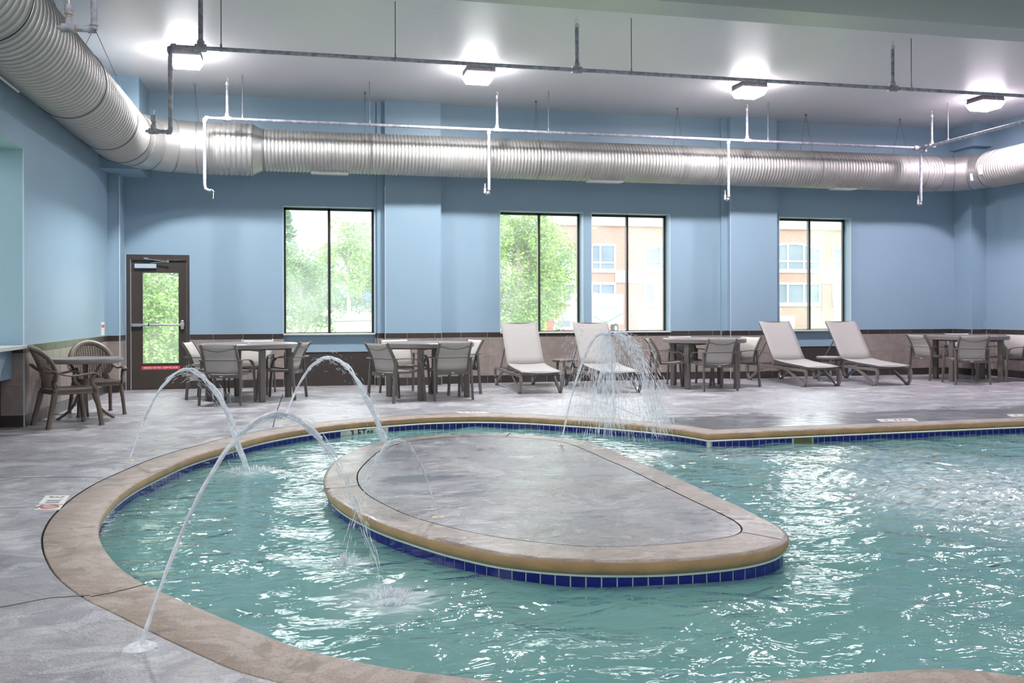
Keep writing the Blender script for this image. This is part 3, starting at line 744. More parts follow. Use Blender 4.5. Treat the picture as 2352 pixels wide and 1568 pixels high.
# island
isl = thing('pool_island', 'large teardrop concrete island in the pool with cobalt tile rim', 'pool island', (0, 0, 0))
INW = .275
nose_i = [(-o, z_) for o, z_ in NOSE]; nose_f = [(-o, z_) for o, z_ in NOSEF]
ISI = [(819, 1090), (829, 1072.6), (853, 1049), (877, 1032), (938, 1013), (1040, 1003), (1125, 1001), (1241, 1008), (1300, 1016), (1358, 1038), (1388, 1052), (1441.7, 1075), (1519, 1113), (1590.5, 1148),
       (1641, 1171), (1686, 1193.6), (1703.6, 1206), (1710, 1216), (1705, 1225), (1686, 1231), (1626, 1241), (1567, 1247), (1477, 1253), (1388, 1255.5), (1328.6, 1254), (1239, 1245.7), (1150, 1234.5),
       (1080, 1222), (1006, 1204), (938, 1184), (887, 1161), (843, 1136), (822.5, 1113.5)]
INN = smooth_closed(closed_spline(ISI), 6)
if area(INN) < 0: INN.reverse()
b = MB(); ring(b, ISL, nose_i[3:]); ring(b, ISL, nose_f, 1); nose = b.build('coping', [M_copw, M_face], isl)
top_lp = offset(ISL, -.03)
poly_mesh('coping_top', [top_lp, INN], 0, M_copw, isl)
poly_mesh('island_deck', [offset(INN, -.010)], -.001, M_isl, isl)
b = MB(); ring(b, INN, [(-.012, -.003), (-.007, -.012), (.002, -.012), (.002, 0)]); b.build('joint_gap', M_blackgap, isl)
tile_band(ISL, .035, 'tile_band', isl, -1)
b = MB(); ring(b, ISL, [(-.04, -.16), (-.04, -1.05)]); b.build('island_wall', M_plaster, isl)
b = MB(); 
for jl, jw in (([(1706, 1222), (1745, 1229), (1795, 1239)], .005), ([(743, 1122), (790, 1119), (828, 1113)], .004), ([(1163, 1002), (1172, 994)], .012)):
    b = MB(); joint_line(b, jl, jw); b.build('coping_joint', M_blackgap, isl)

# deck control joints
b = MB()
joint_line(b, [(-80, 1096.5), (60, 1097), (150, 1095.5), (234, 1096)], .009); joint_line(b, [(627, 981), (633, 955), (641, 930), (650, 905)], .012)
joint_line(b, [(-60, 1405), (20, 1391), (110, 1374), (206, 1367)], .006)
joint_line(b, [(1323, 906), (1370, 920), (1420, 936), (1471, 957)], .008)
struct(b.build('trim_8', M_blackgap), 'control joints cut in the deck')

# deck depth markers
def deck_marker(px, s0, label, words):
    """px: four corners on the deck (glyph bottom-left ... order: left-top, right-top, right-bottom, left-bottom)"""
    c = [G(*p) for p in px]
    b = MB(); b.add([p+Vector((0, 0, .0025)) for p in c]+[p for p in c], [(3, 2, 1, 0), (0, 1, 5, 4), (1, 2, 6, 5), (2, 3, 7, 6), (3, 0, 4, 7)])
    o = tag(b.build('depth_marker', M_white), label, 'depth marker', 'depth marker tiles set in the deck')
    return o, c
o, c = deck_marker([(105.5, 1138), (160, 1138), (137, 1171), (77, 1171)], 0, 'white deck marker reading 3 feet beside the left coping', '')
ax = (c[1]-c[0]).normalized(); rd = (c[3]-c[0]); rd = (rd-ax*rd.dot(ax)).normalized(); nz = Vector((0, 0, 1))
qd = Matrix((rd, ax, nz)).transposed()      # reading direction towards the camera, glyph tops towards the pool
if qd.determinant() < 0: pass
wd_ = (c[1]-c[0]).length; ht = (c[3]-c[0]).length
def dm_pt(u, v): return c[0]+(c[1]-c[0])*v+(c[3]-c[0])*u+Vector((0, 0, .003))
text('marker_lettering', '3', wd_*.85, M_greyl, o, dm_pt(.13, .47), qd, sx=.75, bold=.002)
text('marker_lettering', "'", wd_*.5, M_greyl, o, dm_pt(.27, .62), qd)
for u_ in (.39, .52): text('marker_lettering', '0', wd_*.85, M_greyl, o, dm_pt(u_, .47), qd, sx=.55, bold=.002)
b = MB(); no_dive(b, qd, dm_pt(.82, .55), ht*.115); b.build('no_diving_symbol', [M_red], o)
b = MB(); a1_, a2_ = dm_pt(.645, 0), dm_pt(.645, 1); b.bar([a1_, a2_], .006, .001); b.build('tile_gap', M_blackgap, o)
b = MB(); b.box(dm_pt(.8, .12), (ht*.2, wd_*.14, .001), qd); b.build('grey_mark', M_greyl, o)
for (x0, x1, ya_, yb_, lb) in ((1045, 1128, 945.5, 948.8, 'pale deck marker on dry concrete behind the far coping'),
                               (2012, 2110, 962.5, 968.8, 'pale deck marker on the wet strip behind the right coping'),
                               (2312, 2400, 951.5, 957, 'pale deck marker at the far right by the coping')):
    sl = -3 if x0 > 1500 else .5
    o, c = deck_marker([(x0, ya_), (x1-15, ya_+sl*.6), (x1, yb_+sl*.5), (x0+12, yb_)], 0, lb, '')
    e = (c[1]-c[0])
    for k, (u, w_) in enumerate(((.18, .05), (.42, .07), (.56, .07), (.72, .05))):
        p0_ = c[0]+e*u+(c[3]-c[0])*.25; p1_ = c[0]+e*u+(c[3]-c[0])*.75
        b = MB(); b.add([p0_+Vector((0, 0, .003)), p0_+e*w_+Vector((0, 0, .003)), p1_+e*w_+Vector((0, 0, .003)), p1_+Vector((0, 0, .003))], [(0, 1, 2, 3)]); b.build('marker_lettering', M_red if x0 > 2000 else M_greyl, o)

# ---------------------------------------------------------------- water surface: real waves on a clipped grid
def inside(x, y, poly):
    c = False; n = len(poly); j = n-1
    for i in range(n):
        a, b_ = poly[i], poly[j]
        if (a.y > y) != (b_.y > y) and x < (b_.x-a.x)*(y-a.y)/(b_.y-a.y)+a.x: c = not c
        j = i
    return c
big = offset(OUT, .05); isl_in = offset(ISL, -.12)
big_s = big[::3]; isl_s = isl_in[::3]
rnd = random.Random(11); waves = []
for i in range(26):
    lam = rnd.choice((.22, .3, .42, .6, .85, 1.2))*rnd.uniform(.85, 1.15); an = rnd.uniform(0, 2*PI)
    waves.append((2*PI/lam*math.cos(an), 2*PI/lam*math.sin(an), rnd.uniform(0, 6.28), lam*.0042))
def wz(x, y):
    h = 0
    xx = x+.15*math.sin(y*2.1+1)+.08*math.sin(y*5); yy = y+.15*math.sin(x*1.7)+.06*math.sin(x*6.3)
    for kx, ky, ph, am in waves: h += am*math.sin(kx*xx+ky*yy+ph)
    return h
st = .05; x0g, x1g, y0g, y1g = min(xs0)-.05, 11.3, min(ys0)-.05, max(ys0)+.1
nx = int((x1g-x0g)/st)+1; ny = int((y1g-y0g)/st)+1
keep = {}; vs = []; fs = []
spl = [(G(590, 1082, -.135), .3), (G(890, 1375, -.135), .16), (G(2330, 1130, -.135), 1.6)]
def vid(i, j):
    if (i, j) not in keep:
        x = x0g+i*st; y = y0g+j*st; z_ = ZWAT+wz(x, y)*.55
        for p, r_ in spl:
            d_ = math.hypot(x-p.x, y-p.y)
            if d_ < r_*2: z_ += .012*math.exp(-(d_/r_)**2)*math.sin(d_*50)
        keep[(i, j)] = len(vs); vs.append((x, y, z_))
    return keep[(i, j)]
for i in range(nx-1):
    for j in range(ny-1):
        x = x0g+(i+.5)*st; y = y0g+(j+.5)*st
        if inside(x, y, big_s) and not inside(x, y, isl_s): fs.append((vid(i, j), vid(i+1, j), vid(i+1, j+1), vid(i, j+1)))
b = MB(); b.add(vs, fs, 0, True)
tag(b.build('pool_water', M_water), 'rippling turquoise pool water with white reflections and foam', 'water', kind='stuff')

# ================================================================== CEILING LIGHTS
def lamp_cols(i): return [(.98, .985, 1), (.98, .985, 1), (1, .95, 1), (1, .87, 1)][i]
LM = [emis('lamp_glow_%s' % n, lamp_cols(i), LAMP*q) for i, (n, q) in enumerate((('warm', 1.0), ('white', 1.0), ('pink', 1.0), ('lilac', .72)))]
LR = emis('lamp_glow_added', (1, .97, .98), LAMP*.25)  # weaker glow for the added lamp rows out of view
SIDE = {m_.name: emis(m_.name+'_side', tuple(m_.node_tree.nodes['Principled BSDF'].inputs['Base Color'].default_value)[:3], m_.node_tree.nodes['Principled BSDF'].inputs['Emission Strength'].default_value*.11) for m_ in LM+[LR]}
def ceiling_light(x, y, lm, label, rz=0):
    t = thing('ceiling_light', label, 'ceiling light', (x, y, ZC), rz, 'square ceiling lights')
    b = MB(); h = .19
    b.add([(-h, -h, 0), (h, -h, 0), (h, h, 0), (-h, h, 0), (-h*1.06, -h*1.06, -.085), (h*1.06, -h*1.06, -.085), (h*1.06, h*1.06, -.085), (-h*1.06, h*1.06, -.085)],
          [(0, 1, 2, 3), (0, 4, 5, 1), (1, 5, 6, 2), (2, 6, 7, 3), (3, 7, 4, 0), (4, 7, 6, 5)])
    for k in range(14):
        for s_ in (-1, 1):
            u = -h+2*h*(k+.5)/14
            b.box((u, s_*(h*1.03+.004), -.045), (.006, .012, .07)); b.box((s_*(h*1.03+.004), u, -.045), (.012, .006, .07))
    b.build('housing', M_hous, t)
    b = MB(); a = h*1.10; c = h*.86
    b.add([(-a, -a, -.087), (a, -a, -.087), (a, a, -.087), (-a, a, -.087), (-a, -a, -.10), (a, -a, -.10), (a, a, -.10), (-a, a, -.10), (-c, -c, -.19), (c, -c, -.19), (c, c, -.19), (-c, c, -.19)],
          [(0, 3, 2, 1), (0, 1, 5, 4), (1, 2, 6, 5), (2, 3, 7, 6), (3, 0, 4, 7), (4, 5, 9, 8), (5, 6, 10, 9), (6, 7, 11, 10), (7, 4, 8, 11), (8, 9, 10, 11)])
    b.m = [1]*9+[0]
    b.build('diffuser', [lm, SIDE[lm.name]], t)
    return t
LL = ['square ceiling light nearest the left wall, below the pipe elbow', 'square ceiling light second from the left', 'square pinkish ceiling light third from the left', 'square lilac ceiling light nearest the right wall']
for i, x in enumerate((-1.5, 2.52, 6.77, 11.0)): ceiling_light(x, 13.15, LM[i], LL[i])
# unseen rows added on the pool side of the beam to light the foreground
for j, y in enumerate((5.6, .4, -3.2)):
    for i, x in enumerate((-.9, 3.2, 7.3, 11.2)):
        ceiling_light(x, y, LR, 'added unseen square ceiling light %s behind the beam, %s' % (('just', 'further', 'far')[j], ('over the left coping', 'over the island', 'over open water', 'by the right wall')[i]))

# ================================================================== DUCT
duct = thing('air_duct', 'large round galvanised spiral duct hung along the left and back walls', 'air duct', (0, 0, 0))
ZD = 3.735; R1 = .393; R2 = .316; YD = 14.9; XD = -2.47; XD2 = 12.02
def duct_tube(b, pts, radii, seg=44, mi=0):
    b.tube(pts, 1.0, seg, mi, scales=radii, cap=False)
def spiral(p0, p1, r, name, pitch=.048):
    prof_ = ((0, 0), (.55, 0), (.68, .012), (.88, .012)) if pitch < .1 else ((0, 0), (.76, 0), (.82, .012), (.93, .012))
    p0 = Vector(p0); p1 = Vector(p1); L = (p1-p0).length; n = int(L/pitch); pts = []; rad = []
    for i in range(n):
        for f_, dr in prof_:
            pts.append(p0+(p1-p0)*((i+f_)/n)); rad.append(r+dr)
    pts.append(p1); rad.append(r)
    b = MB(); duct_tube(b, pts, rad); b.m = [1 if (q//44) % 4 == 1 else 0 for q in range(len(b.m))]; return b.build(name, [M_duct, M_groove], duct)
def collar(p, t, r, name='seam_band', m=None, w_=.012, d_=.012):
    t = Vector(t); p = Vector(p); b = MB()
    b.tube([p-t*w_, p-t*w_*.99, p+t*w_*.99, p+t*w_], 1, 44, scales=[r-.01, r+d_, r+d_, r-.01], cap=False); return b.build(name, m or M_seam, duct)
def elbow(c, p_from, p_to, r, cuts, name='elbow_section'):
    """gored elbow: straight mitred pieces between angles"""
    c = Vector(c); a = Vector(p_from)-c; d_ = Vector(p_to)-c; th = a.angle(d_)
    def at(u): return c+a*math.cos(u*PI/2)+d_*math.sin(u*PI/2)
    for i in range(len(cuts)-1):
        p, q = at(cuts[i]), at(cuts[i+1]); b = MB(); seg_ = 44; vs = []
        for s_, pt in ((cuts[i], p), (cuts[i+1], q)):
            rad = (pt-c).normalized()
            for k in range(seg_):
                an = 2*PI*k/seg_; rr = r+.004*(i % 2); vs.append(pt+rad*rr*math.cos(an)+Vector((0, 0, rr*math.sin(an))))
        b.add(vs, [(k, (k+1) % seg_, seg_+(k+1) % seg_, seg_+k) for k in range(seg_)], 0, True)
        b.build(name, M_ductsm, duct)
    for u in cuts:
        p = at(u); t = (at(min(1, u+.01))-at(max(0, u-.01))).normalized(); collar(p, t, r, w_=.006, d_=.010)
# left leg, from over the camera's left to the elbow
ye = YD-.95; xe = XD+.95
cutsY = [-3.0, 2.2, 5.3, 8.05, 10.9, 12.9, ye]
for i in range(len(cutsY)-1):
    spiral((XD, cutsY[i], ZD), (XD, cutsY[i+1], ZD), R1, 'duct_section', .112)
    collar((XD, cutsY[i+1], ZD), (0, 1, 0), R1, 'seam_band', M_frame, .007, .018)
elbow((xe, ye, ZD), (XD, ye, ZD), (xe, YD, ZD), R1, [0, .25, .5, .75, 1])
sm = MB(); duct_tube(sm, [(xe, YD, ZD), (xe+.12, YD, ZD)], [R1, R1]); sm.build('duct_section', M_ductsm, duct)
xr0 = W(581, 350, YD).x; xr1 = W(596, 350, YD).x
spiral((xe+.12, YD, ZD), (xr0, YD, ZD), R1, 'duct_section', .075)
collar((xr0, YD, ZD), (1, 0, 0), R1, w_=.006, d_=.006)
b = MB(); duct_tube(b, [(xr0, YD, ZD), (xr0+.16, YD, ZD)], [R1, R2]); b.build('reducer', M_ductsm, duct)
xs_ = [xr0+.16, W(848, 360, YD).x, W(1231, 360, YD).x, W(1565, 360, YD).x, W(1868, 390, YD).x, 11.35]
for i in range(len(xs_)-1):
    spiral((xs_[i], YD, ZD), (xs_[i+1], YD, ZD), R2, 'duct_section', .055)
    collar((xs_[i+1], YD, ZD), (1, 0, 0), R2, w_=.006, d_=.012)
collar((xs_[0], YD, ZD), (1, 0, 0), R2, w_=.006, d_=.012)
er = XD2-11.35
elbow((11.35, YD-er, ZD), (11.35, YD, ZD), (XD2, YD-er, ZD), R2, [0, .33, .66, 1])
for ya_, yb_ in ((YD-er, 11.5), (11.5, 8.5), (8.5, 2.0)):
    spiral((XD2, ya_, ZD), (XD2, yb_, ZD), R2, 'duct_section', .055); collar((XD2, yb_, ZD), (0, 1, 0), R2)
# foil tape patches on the right elbow
TAPE = mat('foil_tape', (.75, .8, .8), .5)
def patch(pt, ax_, r, a0_, a1_, l):
    vs = []; pt = Vector(pt); ax_ = Vector(ax_); sd_ = ax_.cross(Vector((0, 0, 1)))
    for s_ in (-l/2, l/2):
        for k in range(5):
            an = a0_+(a1_-a0_)*k/4; vs.append(pt+ax_*s_+sd_*(r*math.cos(an))+Vector((0, 0, r*math.sin(an))))
    b = MB(); b.add(vs, [(k, k+1, 5+k+1, 5+k) for k in range(4)], 0, True); b.build('foil_tape', TAPE, duct)
patch((11.75, YD-.13, ZD), Vector((.95, -.3, 0)).normalized(), R2+.006, R(40), R(62), .07)
patch((11.96, YD-.42, ZD), Vector((.6, -.8, 0)).normalized(), R2+.012, R(-35), R(-12), .12)
patch((XD2, YD-er-.12, ZD), Vector((0, -1, 0)), R2+.013, R(-20), R(8), .08)
patch((XD2, YD-er-.25, ZD), Vector((0, -1, 0)), R2+.013, R(40), R(70), .06)
# supply registers under the run
for px0, px1 in ((715, 800), (1349, 1428), (1910, 1962)):
    xa, xb = W(px0, 403, YD).x, W(px1, 403, YD).x
    b = MB(); b.b2((xa, YD-.09, ZD-R2-.022), (xb, YD+.09, ZD-R2+.02))
    for k in range(6): b.b2((xa+.02, YD-.08+k*.03, ZD-R2-.026), (xb-.02, YD-.07+k*.03, ZD-R2-.02))
    b.build('supply_register', M_grille, duct)
b = MB(); q = Matrix.Rotation(R(-40), 3, 'Y'); b.box((XD-R1*math.sin(R(50)), 9.75, ZD-R1*math.cos(R(50))), (.10, .9, .06), Matrix.Rotation(R(50), 3, 'Y'), 0); b.build('supply_register', M_grille, duct)
# hanging wires in V shape
def hang(apex, a, c):
    b = MB(); b.tube([apex, a], .004, 5); b.tube([apex, c], .004, 5); b.box(Vector(apex)+Vector((0, 0, .0)), (.03, .03, .035)); b.build('hanger_wire', M_rod, duct)
for px, py in ((1231, 224), (1556, 240), (1851, 253), (2067, 265), (838, 203)):
    x = W(px, py, YD).x; hang((x, YD, ZC-.018), (x-.02, YD-.30, ZD+.12), (x+.02, YD+.30, ZD+.12))
hang((xe-.05, YD, ZC-.018), (xe, YD-.30, ZD+.26), (xe, YD+.30, ZD+.26))
for y in (12.2, 9.0, 6.4): hang((XD+.02, y, ZC-.018), (XD-.34, y, ZD+.22), (XD+.34, y, ZD+.22))
# strap rings hanging by the wires
for px in (848, 1231, 1558, 1868, 2107):
    x = W(px, 360, YD).x; collar((x, YD, ZD), (1, 0, 0), R2, 'strap_wire', M_rod, .004, .014)

# ================================================================== SPRINKLER PIPES
def fitting(b, p, r=.034, l=.05, ax_='x', mi=0):
    d_ = {'x': Vector((1, 0, 0)), 'y': Vector((0, 1, 0)), 'z': Vector((0, 0, 1))}[ax_]; p = Vector(p); b.tube([p-d_*l, p+d_*l], r, 12, mi)
def upright(root, x, y, z_, top=ZC-.11, r=.021):
    b = MB(); b.tube([(x, y, z_), (x, y, top-.05)], r, 10); b.build('riser', M_pipe, root)
    b = MB(); fitting(b, (x, y, z_), r*1.7, .06, 'x'); fitting(b, (x, y, z_+.045), r*1.55, .03, 'z'); b.build('tee_fitting', M_pipe, root)
    b = MB(); fitting(b, (x, y, z_+.08), r*1.12, .012, 'z'); b.build('rusty_thread', M_rust, root)
    b = MB(); b.tube([(x, y, top-.06), (x, y, top-.02)], r*1.4, 10); b.tube([(x, y, top-.02), (x, y, top+.0)], .012, 8)
    b.tube([(x-.014, y, top), (x-.016, y, top+.03), (x, y, top+.05)], .004, 5); b.tube([(x+.014, y, top), (x+.016, y, top+.03), (x, y, top+.05)], .004, 5)
    b.lathe([(0, .055), (.022, .052), (.022, .050), (0, .049)], (x, y, top), 12); b.build('sprinkler_head', M_head, root)
def rod(root, x, y, z_, r=.006):
    b = MB(); b.tube([(x, y, z_), (x, y, ZC)], r, 6); b.build('hanger_rod', M_rod, root)
    b = MB(); fitting(b, (x, y, z_), .028, .012, 'x'); b.tube([(x, y, z_+.02), (x, y, z_+.06)], .012, 8); b.build('pipe_clamp', M_pipe, root)
def end_head(root, p, dr, r=.021):
    """elbow, nipple, tee, and a small head standing up, as at the end of a drop"""
    p = Vector(p); dr = Vector(dr); b = MB()
    b.tube([p+Vector((0, 0, .03)), p, p+dr*.04], r*1.35, 10); b.tube([p, p+dr*.15], r, 10); b.tube([p+dr*.13, p+dr*.22], r*1.4, 10)
    b.tube([p+dr*.17, p+dr*.17+Vector((0, 0, .07))], r*1.3, 10); b.tube([p+dr*.17+Vector((0, 0, .10)), p+dr*.17+Vector((0, 0, .17))], r*1.35, 10); b.tube([p+dr*.22, p+dr*.25], r*.7, 8)
    b.build('end_fitting', M_pipe, root)
    b = MB(); b.tube([p+dr*.115, p+dr*.125], r*1.15, 10); b.tube([p+dr*.17+Vector((0, 0, .07)), p+dr*.17+Vector((0, 0, .10))], r*.95, 10); b.build('rusty_thread', M_rust, root)
    b = MB(); q = p+dr*.17+Vector((0, 0, .17)); b.tube([q, q+Vector((0, 0, .05))], .008, 6); b.lathe([(0, .055), (.026, .052), (.026, .049), (0, .048)], q, 12); b.build('sprinkler_head', M_head, root)
Y1 = 10.5; Z1 = 4.065
p1 = thing('sprinkler_pipe', 'galvanised sprinkler pipe crossing below the ceiling nearer the beam', 'pipe', (0, 0, 0), 0, 'sprinkler pipes')
xa = W(391, 108, Y1).x
b = MB(); b.tube([(xa, Y1, Z1), (XR-.02, Y1, Z1)], .023, 12); b.build('main_run', M_pipe, p1)
b = MB(); b.tube([(xa+.06, Y1, Z1), (xa+.015, Y1, Z1), (xa, Y1, Z1-.015), (xa, Y1, Z1-.06)], .034, 12); b.build('elbow_fitting', M_pipe, p1)
zd = W(391, 303, Y1).z
b = MB(); b.tube([(xa, Y1, Z1), (xa, Y1, zd)], .024, 12); b.build('drop_pipe', M_pipe, p1)
end_head(p1, (xa, Y1, zd), (-1, 0, 0), .022)
upright(p1, W(461, 108, Y1).x, Y1, Z1, ZC-.02, .026); upright(p1, W(1325, 158, Y1).x, Y1, Z1, ZC-.10, .024); upright(p1, W(2050, 205, Y1).x, Y1, Z1, ZC-.10, .024)
for px in (508, 908, 1450, 2093): rod(p1, W(px, 150, Y1).x, Y1, Z1)
Y2 = 14.2; Z2 = 4.06
p2 = thing('sprinkler_pipe', 'sprinkler pipe with long drops running in front of the back duct', 'pipe', (0, 0, 0), 0, 'sprinkler pipes')
xa = W(470, 272, Y2).x; xc = 10.60
b = MB(); b.tube([(xa, Y2, Z2), (xc, Y2, Z2)], .023, 12); b.tube([(xc, Y2, Z2), (10.72, 5.0, Z2)], .026, 12); b.build('main_run', M_pipe, p2)
b = MB(); b.tube([(xa+.06, Y2, Z2), (xa+.015, Y2, Z2), (xa, Y2, Z2-.015), (xa, Y2, Z2-.06)], .034, 12); b.build('elbow_fitting', M_pipe, p2)
b = MB(); fitting(b, (xc-.12, Y2, Z2), .04, .05, 'x'); fitting(b, (xc, Y2-.06, Z2), .042, .04, 'y'); b.tube([(xc-.05, Y2-.06, Z2-.05), (xc+.06, Y2-.02, Z2-.05)], .02, 8); b.build('corner_coupling', M_pipe, p2)
for i, px in enumerate((470, 1123, 1673, 2115)):
    yy = Y2; x = W(px, 300, yy).x; zb = W(px, (425, 437, 452, 463)[i], yy).z
    b = MB(); b.tube([(x, yy, Z2), (x, yy, zb)], .023 if i else .024, 12); fitting(b, (x, yy, Z2-.04), .032, .03, 'z'); b.build('drop_pipe', M_pipe, p2)
    if i == 0:
        b = MB(); b.tube([(x, yy, zb), (x+.01, yy, zb-.05), (x+.06, yy-.02, zb-.08), (x+.10, yy-.03, zb-.08)], .022, 10); b.tube([(x+.10, yy-.03, zb-.07), (x+.13, yy-.03, zb-.10)], .012, 8); b.build('end_fitting', M_pipe, p2)
        b = MB(); b.tube([(x+.125, yy-.03, zb-.11), (x+.12, yy-.03, zb-.20)], .006, 6); b.build('yellow_tag', M_yel, p2)
    else:
        b = MB(); b.tube([(x, yy, zb), (x, yy-.0, zb-.035), (x-.05, yy-.02, zb-.05)], .028, 10); b.build('end_fitting', M_pipe, p2)
        b = MB(); b.tube([(x-.07, yy-.02, zb-.05), (x-.07, yy-.02, zb+.03)], .02, 8); b.tube([(x-.07, yy-.02, zb+.03), (x-.07, yy-.02, zb+.09)], .010, 8); b.lathe([(0, .0), (.018, 0), (.018, -.004)], (x-.07, yy-.02, zb+.10), 10); b.build('sprinkler_head', M_head, p2)
for px in (522, 1142, 1716): upright(p2, W(px, 280, Y2).x, Y2, Z2)
upright(p2, xc+.02, Y2-.22, Z2)
for px in (557, 849, 1260, 1764): rod(p2, W(px, 280, Y2).x, Y2, Z2)
rod(p2, xc+.03, Y2-.62, Z2)
# third drop at the very left, hanging from above the frame
p3 = thing('sprinkler_pipe', 'short sprinkler drop hanging at the top left beside the duct', 'pipe', (0, 0, 0), 0, 'sprinkler pipes')
Y3 = 7.3; pt3 = W(216, 68, Y3)
b = MB(); b.tube([(pt3.x, Y3, pt3.z), (pt3.x, Y3, ZC)], .024, 12); b.build('drop_pipe', M_pipe, p3); end_head(p3, (pt3.x, Y3, pt3.z), (-1, 0, 0), .023)

# ================================================================== FURNITURE
def face(theta): return -(YAW+R(theta))
def sling_chair():
    t = thing('sling_armchair', '', 'chair', (0, 0, 0))
    x = .265
    arm = []
    side = [(x, .44, .555), (x, .38, .578), (x, .25, .588), (x, .08, .59), (x, .0, .59), (x-.03, -.035, .59), (x-.08, -.05, .59)]
    pts = side+[(-a, b_, c_) for a, b_, c_ in reversed(side)]
    b = MB(); b.bar(pts, .036, .012); b.build('armrest', M_taupe, t)
    for s_ in (-1, 1):
        b = MB(); b.bar([(s_*x, .44, .555), (s_*(x+.003), .485, .52), (s_*(x+.006), .505, .46), (s_*(x+.010), .515, .36), (s_*(x+.016), .545, 0)], .026, .034, up=Vector((0, 1, 0))); b.build('leg', M_taupe, t)
        b = MB(); b.bar([(s_*(x+.012), 0, 0), (s_*x, .05, .585)], .024, .036, up=Vector((0, 1, 0))); b.build('leg', M_taupe, t)
    up = [(.09, .405), (.075, .50), (.045, .60), (-.01, .70), (-.075, .80)]
    b = MB()
    for s_ in (-1, 1):
        xx = s_*.232; b.bar([(xx, y_, z_) for y_, z_ in up], .024, .036, up=Vector((0, 1, 0)))
        b.bar([(xx, .06, .405), (xx, .30, .40), (xx, .50, .425)], .024, .030)
    b.bar([(-.232, .49, .415), (.232, .49, .415)], .02, .02); b.bar([(-.26, .07, .35), (-.232, .08, .40)], .02, .02); b.bar([(.26, .07, .35), (.232, .08, .40)], .02, .02)
    for s_ in (-1, 1): b.bar([(s_*.232, .47, .412), (s_*(x+.008), .49, .412)], .02, .02)
    b.build('side_frame', M_taupe, t)
    b = MB(); b.b2((-.262, .045, .355), (.262, .07, .40)); b.build('rear_rail', M_taupe, t)
    b = MB(); b.b2((-.022, .0435, .372), (.022, .045, .384)); b.build('maker_tag', M_tag, t)
    # brace with a gentle dip behind the sling
    b = MB(); b.tube([(-.232, -.030, .738), (-.19, -.062, .738), (-.10, -.066, .715), (0, -.068, .703), (.10, -.066, .715), (.19, -.062, .738), (.232, -.030, .738)], .006, 6); b.build('back_brace', M_taupe, t)
    def sheet(name, rows, bow, xw, th=.004):
        b = MB(); n = 8; vs = []
        for y_, z_, ny_, nz_ in rows:
            for k in range(n+1):
                u = k/n*2-1; o = bow*(1-u*u); vs.append(Vector((u*xw, y_+ny_*o, z_+nz_*o)))
        m_ = len(vs); vs2 = [v+Vector((0, rows[i//(n+1)][2]*th, rows[i//(n+1)][3]*th)) for i, v in enumerate(vs)]
        fs = []
        for i in range(len(rows)-1):
            for k in range(n):
                a = i*(n+1)+k; fs += [(a, a+1, a+n+2, a+n+1), (m_+a, m_+a+n+1, m_+a+n+2, m_+a+1)]
        L_ = len(rows)-1
        for k in range(n): fs += [(k, m_+k, m_+k+1, k+1), (L_*(n+1)+k, L_*(n+1)+k+1, m_+L_*(n+1)+k+1, m_+L_*(n+1)+k)]
        b.add(vs+vs2, fs, 0, True); return b.build(name, M_sling, t)
    sheet('back_sling', [(y_, z_, -.95, -.25) for y_, z_ in [(.088, .41), (.075, .50), (.045, .60), (.02, .65), (-.01, .70), (-.04, .75), (-.072, .797)]], .016, .222)
    sheet('seat_sling', [(.07, .412, 0, -1), (.2, .404, 0, -1), (.33, .404, 0, -1), (.46, .419, 0, -1), (.505, .430, 0, -1)], .014, .222)
    return t
chair0 = sling_chair()
def put(proto, first, px, py, theta, label, group, z_=0):
    o = proto if first else copy_tree(proto)
    p = G(px, py); o.location = (p.x, p.y, z_); o.rotation_euler = (0, 0, face(theta)); o['label'] = label; o['group'] = group
    return o
CH = [
 (505, 931.7, 4, 'taupe sling armchair seen from behind at the table beside the exit door'),
 (442, 914.5, 88, 'sling armchair facing right between the exit door and the first round table'),
 (691, 914.8, -86, 'sling armchair facing left on the right side of the table beside the door'),
 (590, 900.5, 178, 'sling armchair behind the table beside the door, facing the pool'),
 (874, 924, 44, 'angled sling armchair at the front left of the second round table'),
 (1043, 919.5, -24, 'sling armchair seen from behind at the front right of the second table'),
 (911, 899.8, 147, 'sling armchair behind left of the second table, by the pilaster'),
 (1083, 901.2, -122, 'sling armchair behind right of the second table, facing the camera side'),
 (1497, 891.3, 88, 'sling armchair facing right at the left of the third table, next to a lounger'),
 (1656, 898.3, -14, 'sling armchair seen from behind in front of the third round table'),
 (1717, 885.5, -120, 'sling armchair at the right of the third table beside a lounger'),
 (1566, 881.0, 160, 'sling armchair mostly hidden behind the third table'),
 (2111, 871.5, 76, 'sling armchair at the left of the fourth table, in the right corner'),
 (2235, 883.2, 4, 'sling armchair seen from behind at the fourth table in the right corner'),
 (2331, 873, -112, 'sling armchair cut by the right edge of the photo at the fourth table'),
 (2201, 863.5, 180, 'sling armchair with only its top edge showing behind the fourth table')]
for i, (x, y, th, lb) in enumerate(CH): put(chair0, i == 0, x, y, th, lb, 'sling armchairs around the round tables')

